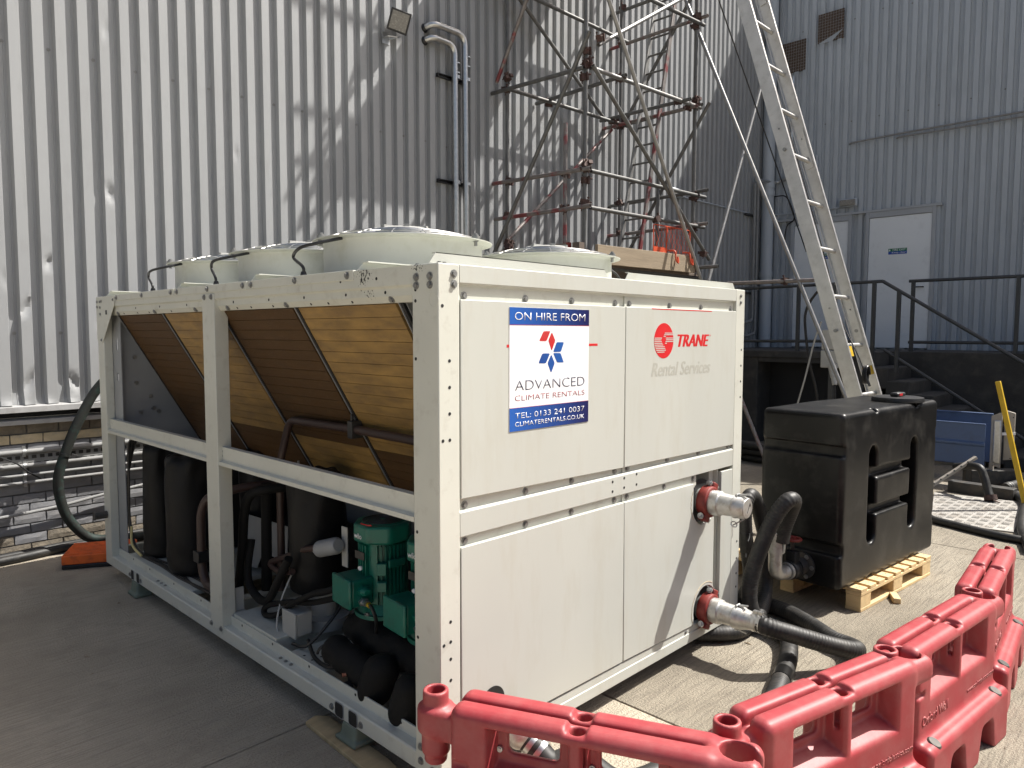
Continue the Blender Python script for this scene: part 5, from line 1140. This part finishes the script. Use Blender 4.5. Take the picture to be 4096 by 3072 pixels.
# ================================================================ red plastic barriers
BL=.82
def barf(X,Y,Z):
    aY=np.abs(Y)
    body=sbox(X,Y,Z,(BL/2,0,.36),(BL/2,.085,.22),.035)
    foot=sbox(X,Y,Z,(BL/2,0,.095),(BL/2,.145,.125),.028)
    foot=smax(foot,(Z-.26)+(aY-.085)*.75*1.0,.02)
    d=smin(body,foot,.03)
    d=smax(d,-Z,.004)
    # legs: two arches through the foot
    for x in (.255,.565):
        a=smax(np.abs(X-x)-.085+Z*.22, Z-.135, .03); d=smax(d,-a,.016)
    # windows with a sloping sill and splayed jambs
    for x0,x1 in ((.132,.388),(.432,.690)):
        xc=(x0+x1)/2; hw=(x1-x0)/2
        through=sbox(X,Y,Z,(xc,0,.472),(hw*.66,.3,.043),.018)
        splay=np.maximum(np.maximum(np.abs(X-xc)-(hw*.88+aY*.25), (.408-aY*.55)-Z), Z-.533); splay=np.maximum(splay,.012-aY)
        d=smax(d,-smin(through,splay,.006),.012)
    # groove between the two top rails
    d=smax(d,-sbox(X,Y,Z,(BL/2,0,.60),(BL,.006,.065),.005),.022)
    # notch with the two post holes in the middle
    d=smax(d,-sbox(X,Y,Z,(BL/2,0,.60),(.032,.3,.035),.006),.01)
    for s in (-1,1): d=np.maximum(d,-(np.maximum(np.sqrt((X-BL/2)**2+((Y-s*.043)*1.0)**2)-.024,.45-Z)))
    # right end: socket that takes the next barrier's peg
    lug=sbox(X,Y,Z,(BL+.035,0,.525),(.085,.080,.05),.035)
    d=smin(d,lug,.012); d=np.maximum(d,-np.maximum(np.sqrt((X-BL-.050)**2+Y**2)-.052,.38-Z)); d=smax(d,-sbox(X,Y,Z,(BL+.11,0,.53),(.05,.022,.2),.01),.01)
    # left end: peg on an arm
    arm=sbox(X,Y,Z,(-.02,0,.480),(.06,.045,.050),.02); d=smin(d,arm,.015)
    peg=smin(scylz(X,Y,Z,(-.082,0),.061,.450,.540,.016), scylz(X,Y,Z,(-.082,0),.047,.375,.47,.012),.012)
    peg=smin(peg,scylz(X,Y,Z,(-.082,0),.0425,.53,.590,.006),.010); peg=smin(peg,scylz(X,Y,Z,(-.082,0),.038,.345,.40,.01),.006)
    d=smin(d,peg,.01); d=np.maximum(d,-np.maximum(np.sqrt((X+.082)**2+Y**2)-.029,.49-Z))
    # slot at the left end
    d=smax(d,-sbox(X,Y,Z,(.035,-.085,.40),(.035,.014,.012),.008),.006)
    return d
bm_=sdf_mesh('barrier_shell',barf,(-.16,-.165,-.012),(.97,.165,.61),.0068); bm_.materials.append(redplas)
labels=['faded red plastic barrier nearest the camera, in front of the chiller corner','red plastic barrier second along the row, cut by the bottom edge of the photo','red plastic barrier third along the row, its whole lettered face in view','red plastic barrier farthest away, beside the black tank']
spots=[((-.135,-.252),math.radians(-65.9)),((.405,-.975),math.radians(-13.8)),((1.282,-1.140),math.radians(-6.6)),((2.225,-1.198),math.radians(4.7))]
proto=thing('barrier',labels[0],'barrier',(*spots[0][0],0),spots[0][1],'red barriers round the chiller')
obj('barrier_shell',bm_,None,proto,local=True)
for x,y in ((.085,-.118),(BL-.10,-.118),(.085,.118),(BL-.10,.118)): obj('plug',MB().lathe([(0,.006),(.022,.006),(.027,0)],(x,y,.2165),(0,-.42 if y<0 else .42,.9),20),steeldk,proto,local=True)
for x,z in ((.150,.440),(.370,.512),(.450,.440),(.672,.512)): obj('rivet',MB().cyl((x,-.006,z),(x,-.020,z),.010,12).cyl((x,-.020,z),(x,-.024,z),.006,8),galv,proto,local=True)
text('lettering','Oxford Wall',redplas,proto,(0,-.086,0),(1,0,0),(0,0,1),.05,.29,.272,.312,.0012,bold=.01,thick=.003,local=True)
text('lettering','www.oxfordplastics.com',redplas,proto,(0,-.086,0),(1,0,0),(0,0,1),.49,.79,.262,.288,.0012,bold=.01,thick=.003,local=True)
for k in range(1,4):
    c=copy_tree(proto); c.location=(*spots[k][0],0); c.rotation_euler=(0,0,spots[k][1]); c['label']=labels[k]

# ================================================================ right-hand corner: chequer plate, blue panels, hoses, pole
cpz=.012
cq=thing('chequer_plate','large aluminium chequer plate lying on the ground right of the tank','chequer plate',(5.9,-.4,0))
poly=[(5.867,-.085),(5.96,-.72),(7.40,-.56),(7.26,.24)]
obj('plate',MB().prism([(a,b) for a,b in poly],(0,0,.004),(1,0,0),(0,1,0),.008),chequer,cq)
tm=MB(); 
def inside(x,y):
    s=None
    for i in range(4):
        a=poly[i]; b=poly[(i+1)%4]; c=(b[0]-a[0])*(y-a[1])-(b[1]-a[1])*(x-a[0])
        if s is None: s=c>0
        elif (c>0)!=s: return False
    return True
cell=.085
for i in range(20):
    for j in range(14):
        bx=5.8+i*cell; by=-.78+j*cell; d=(i+j)%2
        for q in range(4):
            off=(q-1.5)*.018
            x=bx+(off if d else 0); y=by+(0 if d else off)
            if inside(x-.03,y-.03) and inside(x+.03,y+.03):
                tm.bar((x-(.0 if d else .03),y-(.03 if d else 0),.0125),(x+(.0 if d else .03),y+(.03 if d else 0),.0125),.008,.005)
obj('tread_bars',tm,chequer,cq,kind='stuff')
bp_=thing('blue_panel','tall blue steel side panel behind the tank','panel',(8.6,.5,.2),0,'blue panels')
obj('sheet',MB().box(8.60,8.62,-.02,1.25,.21,.80).box(8.57,8.60,-.02,1.25,.785,.80),bluep,bp_,bevel=.003); obj('leg',MB().box(8.60,8.66,.9,.96,0,.21).box(8.60,8.66,.05,.11,0,.21),steeldk,bp_)
bp2=thing('blue_panel','lower blue steel panel with a folded rib in front of the taller one','panel',(8.0,.2,.2),0,'blue panels')
obj('sheet',MB().prism([(0,0),(.012,0),(.012,.215),(.035,.235),(.035,.255),(.012,.275),(.012,.47),(.03,.47),(.03,.482),(0,.482)],(8.0,-.07,.25),(-1,0,0),(0,0,1),1.15),bluep,bp2,bevel=.002)
obj('foot_bar',MB().box(7.97,8.02,-.07,1.08,.215,.25).box(7.97,8.02,.9,.95,0,.22).box(7.97,8.02,.05,.1,0,.22),steeldk,bp2)
st=thing('bolted_stand','upright steel end plate with bolt holes beside the blue panels','frame',(8.2,-.15,0))
obj('end_plate',MB().prism([(-.085,.25),(-.19,.215),(-.19,.86),(-.085,.81)],(8.2,0,0),(0,1,0),(0,0,1),-.03),pm('weathered_steel_plate',(.36,.33,.29),.6,.3,var=.2,vscale=6),st,bevel=.003)
obj('end_plate',MB().prism([(-.20,.30),(-.30,.32),(-.30,.85),(-.20,.88)],(8.28,0,0),(0,1,0),(0,0,1),-.03),MATS['weathered_steel_plate'],st,bevel=.003)
obj('bright_cover',MB().box(8.16,8.20,-.185,-.11,.27,.765),chrome,st,bevel=.012)
obj('tie_bar',MB().bar((8.2,-.12,.60),(8.25,-.31,.62),.03,.03),white,st); obj('leg',MB().box(8.18,8.24,-.12,-.08,.10,.26),MATS['weathered_steel_plate'],st)
for y,z in ((-.285,.80),(-.285,.38),(-.27,.33)): obj('bolt_hole',HOLE,None,st,frame_to((8.249,y,z),(-1,0,0)))
tag(obj('steel_beam',MB().bar((7.55,.16,.06),(7.50,-.46,.06),.14,.12),steeldk,bevel=.006),'dark steel beam lying behind the chequer plate','beam')
tag(obj('steel_beam',MB().bar((8.02,.10,.10),(8.46,-.30,.10),.16,.16),steeldk,bevel=.006),'dark steel block beam under the blue panels','beam')
slt=thing('slotted_strut','slotted steel channel leaning up against the blue panels','strut',(7.1,.3,0))
a=V((7.05,.33,.02)); b=V((7.45,-.10,.42)); obj('channel',MB().bar(a,b,.045,.03),MATS['weathered_steel_plate'],slt,bevel=.003)
for k in range(7): 
    p=a.lerp(b,.12+.12*k); obj('slot',MB().cyl(p+V((-.012,-.01,.012)),p+V((-.02,-.016,.018)),.009,8),darkm,slt)
hose('elbow_hose',[(7.6,.12,.27),(7.42,-.03,.32),(7.30,-.164,.335),(7.26,-.221,.25),(7.22,-.265,.13),(7.18,-.30,.05)],.040,rubber,'bent black hose end resting on the chequer plate')
tag(obj('hose_fitting',MB().lathe([(.042,0),(.060,0),(.062,.05),(.05,.055)],(7.19,-.295,.075),(-.25,-.28,-.9),24).bar((7.17,-.25,.06),(7.10,-.40,.03),.012,.008),rust),'rusty fitting on the end of the bent hose','fitting')
hose('ground_hose',[(6.6,.25,.035),(6.1,.02,.035),(5.858,-.107,.035),(5.769,-.309,.035),(5.69,-.50,.035),(5.62,-.75,.035),(5.6,-1.2,.035)],.033,rubber,'black hose curving along the near edge of the chequer plate')
hose('ground_hose',[(7.6,-.45,.045),(7.19,-.60,.045),(6.5,-.70,.045),(5.946,-.79,.045),(5.3,-.95,.045)],.045,rubber,'black hose along the right edge of the chequer plate')
hh=hose('ground_hose',[(7.80,-.315,.065),(8.05,-.36,.065),(8.4,-.41,.06),(9.0,-.5,.05)],.05,rubber,'stub of black hose with two bright clips right of the blue panels')
for k in (0,1): tag(obj('hose_clip',MB().lathe([(.051,-.012),(.054,-.012),(.054,.012),(.051,.012)],(7.86+.05*k,-.327-.008*k,.065),(1,-.17,0),22,False),chrome),('bright hose clip nearest the open end of the hose stub','bright hose clip second from the open end of the hose stub')[k],'hose clip','clips on the hose stub')
tag(obj('yellow_pole',MB().bar((7.0,-.352,1.275),(7.0,-.645,-.0+.002),.045,.045),yellow,bevel=.004),'yellow square pole leaning at the right edge','pole')
# dark hoses heaped behind the tank
rs=random.Random(21)
for k in range(6):
    y0=2.1+.12*k; z=.05+.085*(k//2); x=7.6+.1*(k%2)
    hose('heaped_hose',[(x-.5,y0-1.3,.05),(x-.1,y0-.6,z),(x,y0,z+.02),(x+.15,y0+.7,z),(x+.5,y0+1.3,.05)],.045,rubber,'dark hose heaped on the ground between chiller and tank, %s'%('bottom left','bottom right','middle left','middle right','top left','top right')[k],group='heaped hoses')
# socket box on a stand by the ladder
sb=thing('socket_box','grey industrial socket box with a plug hanging beside the ladder','socket box',(7.6,1.45,0))
obj('stand',MB().bar((7.62,1.52,0),(7.62,1.52,2.35),.06,.06,(1,0,0)),railm,sb)
bx=lambda z0,z1:MB().box(7.52,7.60,1.36,1.62,z0,z1)
obj('upper_box',bx(1.55,1.80),greyp,sb,bevel=.012); obj('lower_box',MB().box(7.50,7.60,1.40,1.62,1.33,1.545),greyp,sb,bevel=.012)
obj('rotary_switch',MB().cyl((7.52,1.40,1.66),(7.47,1.39,1.66),.035,16),rust,sb)
obj('plug',MB().cyl((7.47,1.46,1.36),(7.43,1.42,1.22),.05,18,.04).cyl((7.43,1.42,1.22),(7.41,1.40,1.13),.035,16,.03),greyp,sb)
obj('plug_cable',MB().tube(smooth_path([(7.41,1.40,1.14),(7.40,1.39,.9),(7.42,1.40,.5),(7.4,1.4,.05)],8),.014,10),blackp,sb)
tag(obj('electric_cable',MB().tube(smooth_path([(7.62,1.52,2.36),(7.62,1.70,2.30),(7.62,1.86,2.05),(7.62,1.86,1.75),(7.64,1.80,1.35),(7.7,1.72,.9),(7.7,1.7,.05)],8),.016,10),blackp),'thick black cable looping down from the railing beside the socket box','cable')
tag(obj('electric_cable',MB().tube(smooth_path([(7.50,1.62,1.9),(7.5,1.70,1.65),(7.5,1.80,1.2),(7.5,1.92,.7),(7.5,2.0,.05)],8),.011,10),greyp),'thin pale cable slanting down behind the black tank','cable')
# litter
lt=MB()
for k in range(70):
    x=rs.uniform(-1.0,6); y=rs.uniform(-2.4,3.5)
    if -.1<x<2.4 and -.1<y<3.9: continue
    c,s_=math.cos(k*2.4),math.sin(k*2.4); L=rs.uniform(.006,.028); w_=L*rs.uniform(.15,.5)
    lt.add([(x+a*c-b*s_,y+a*s_+b*c,z) for a,b,z in ((-L,0,.001),(0,w_,.005),(L,0,.002),(0,-w_,.004),(0,0,.009))],[(0,4,1),(1,4,2),(2,4,3),(3,4,0)])
lo=tag(obj('debris',lt,boardw),'scattered leaf bits and wood chips on the concrete yard','debris'); lo['kind']='stuff'
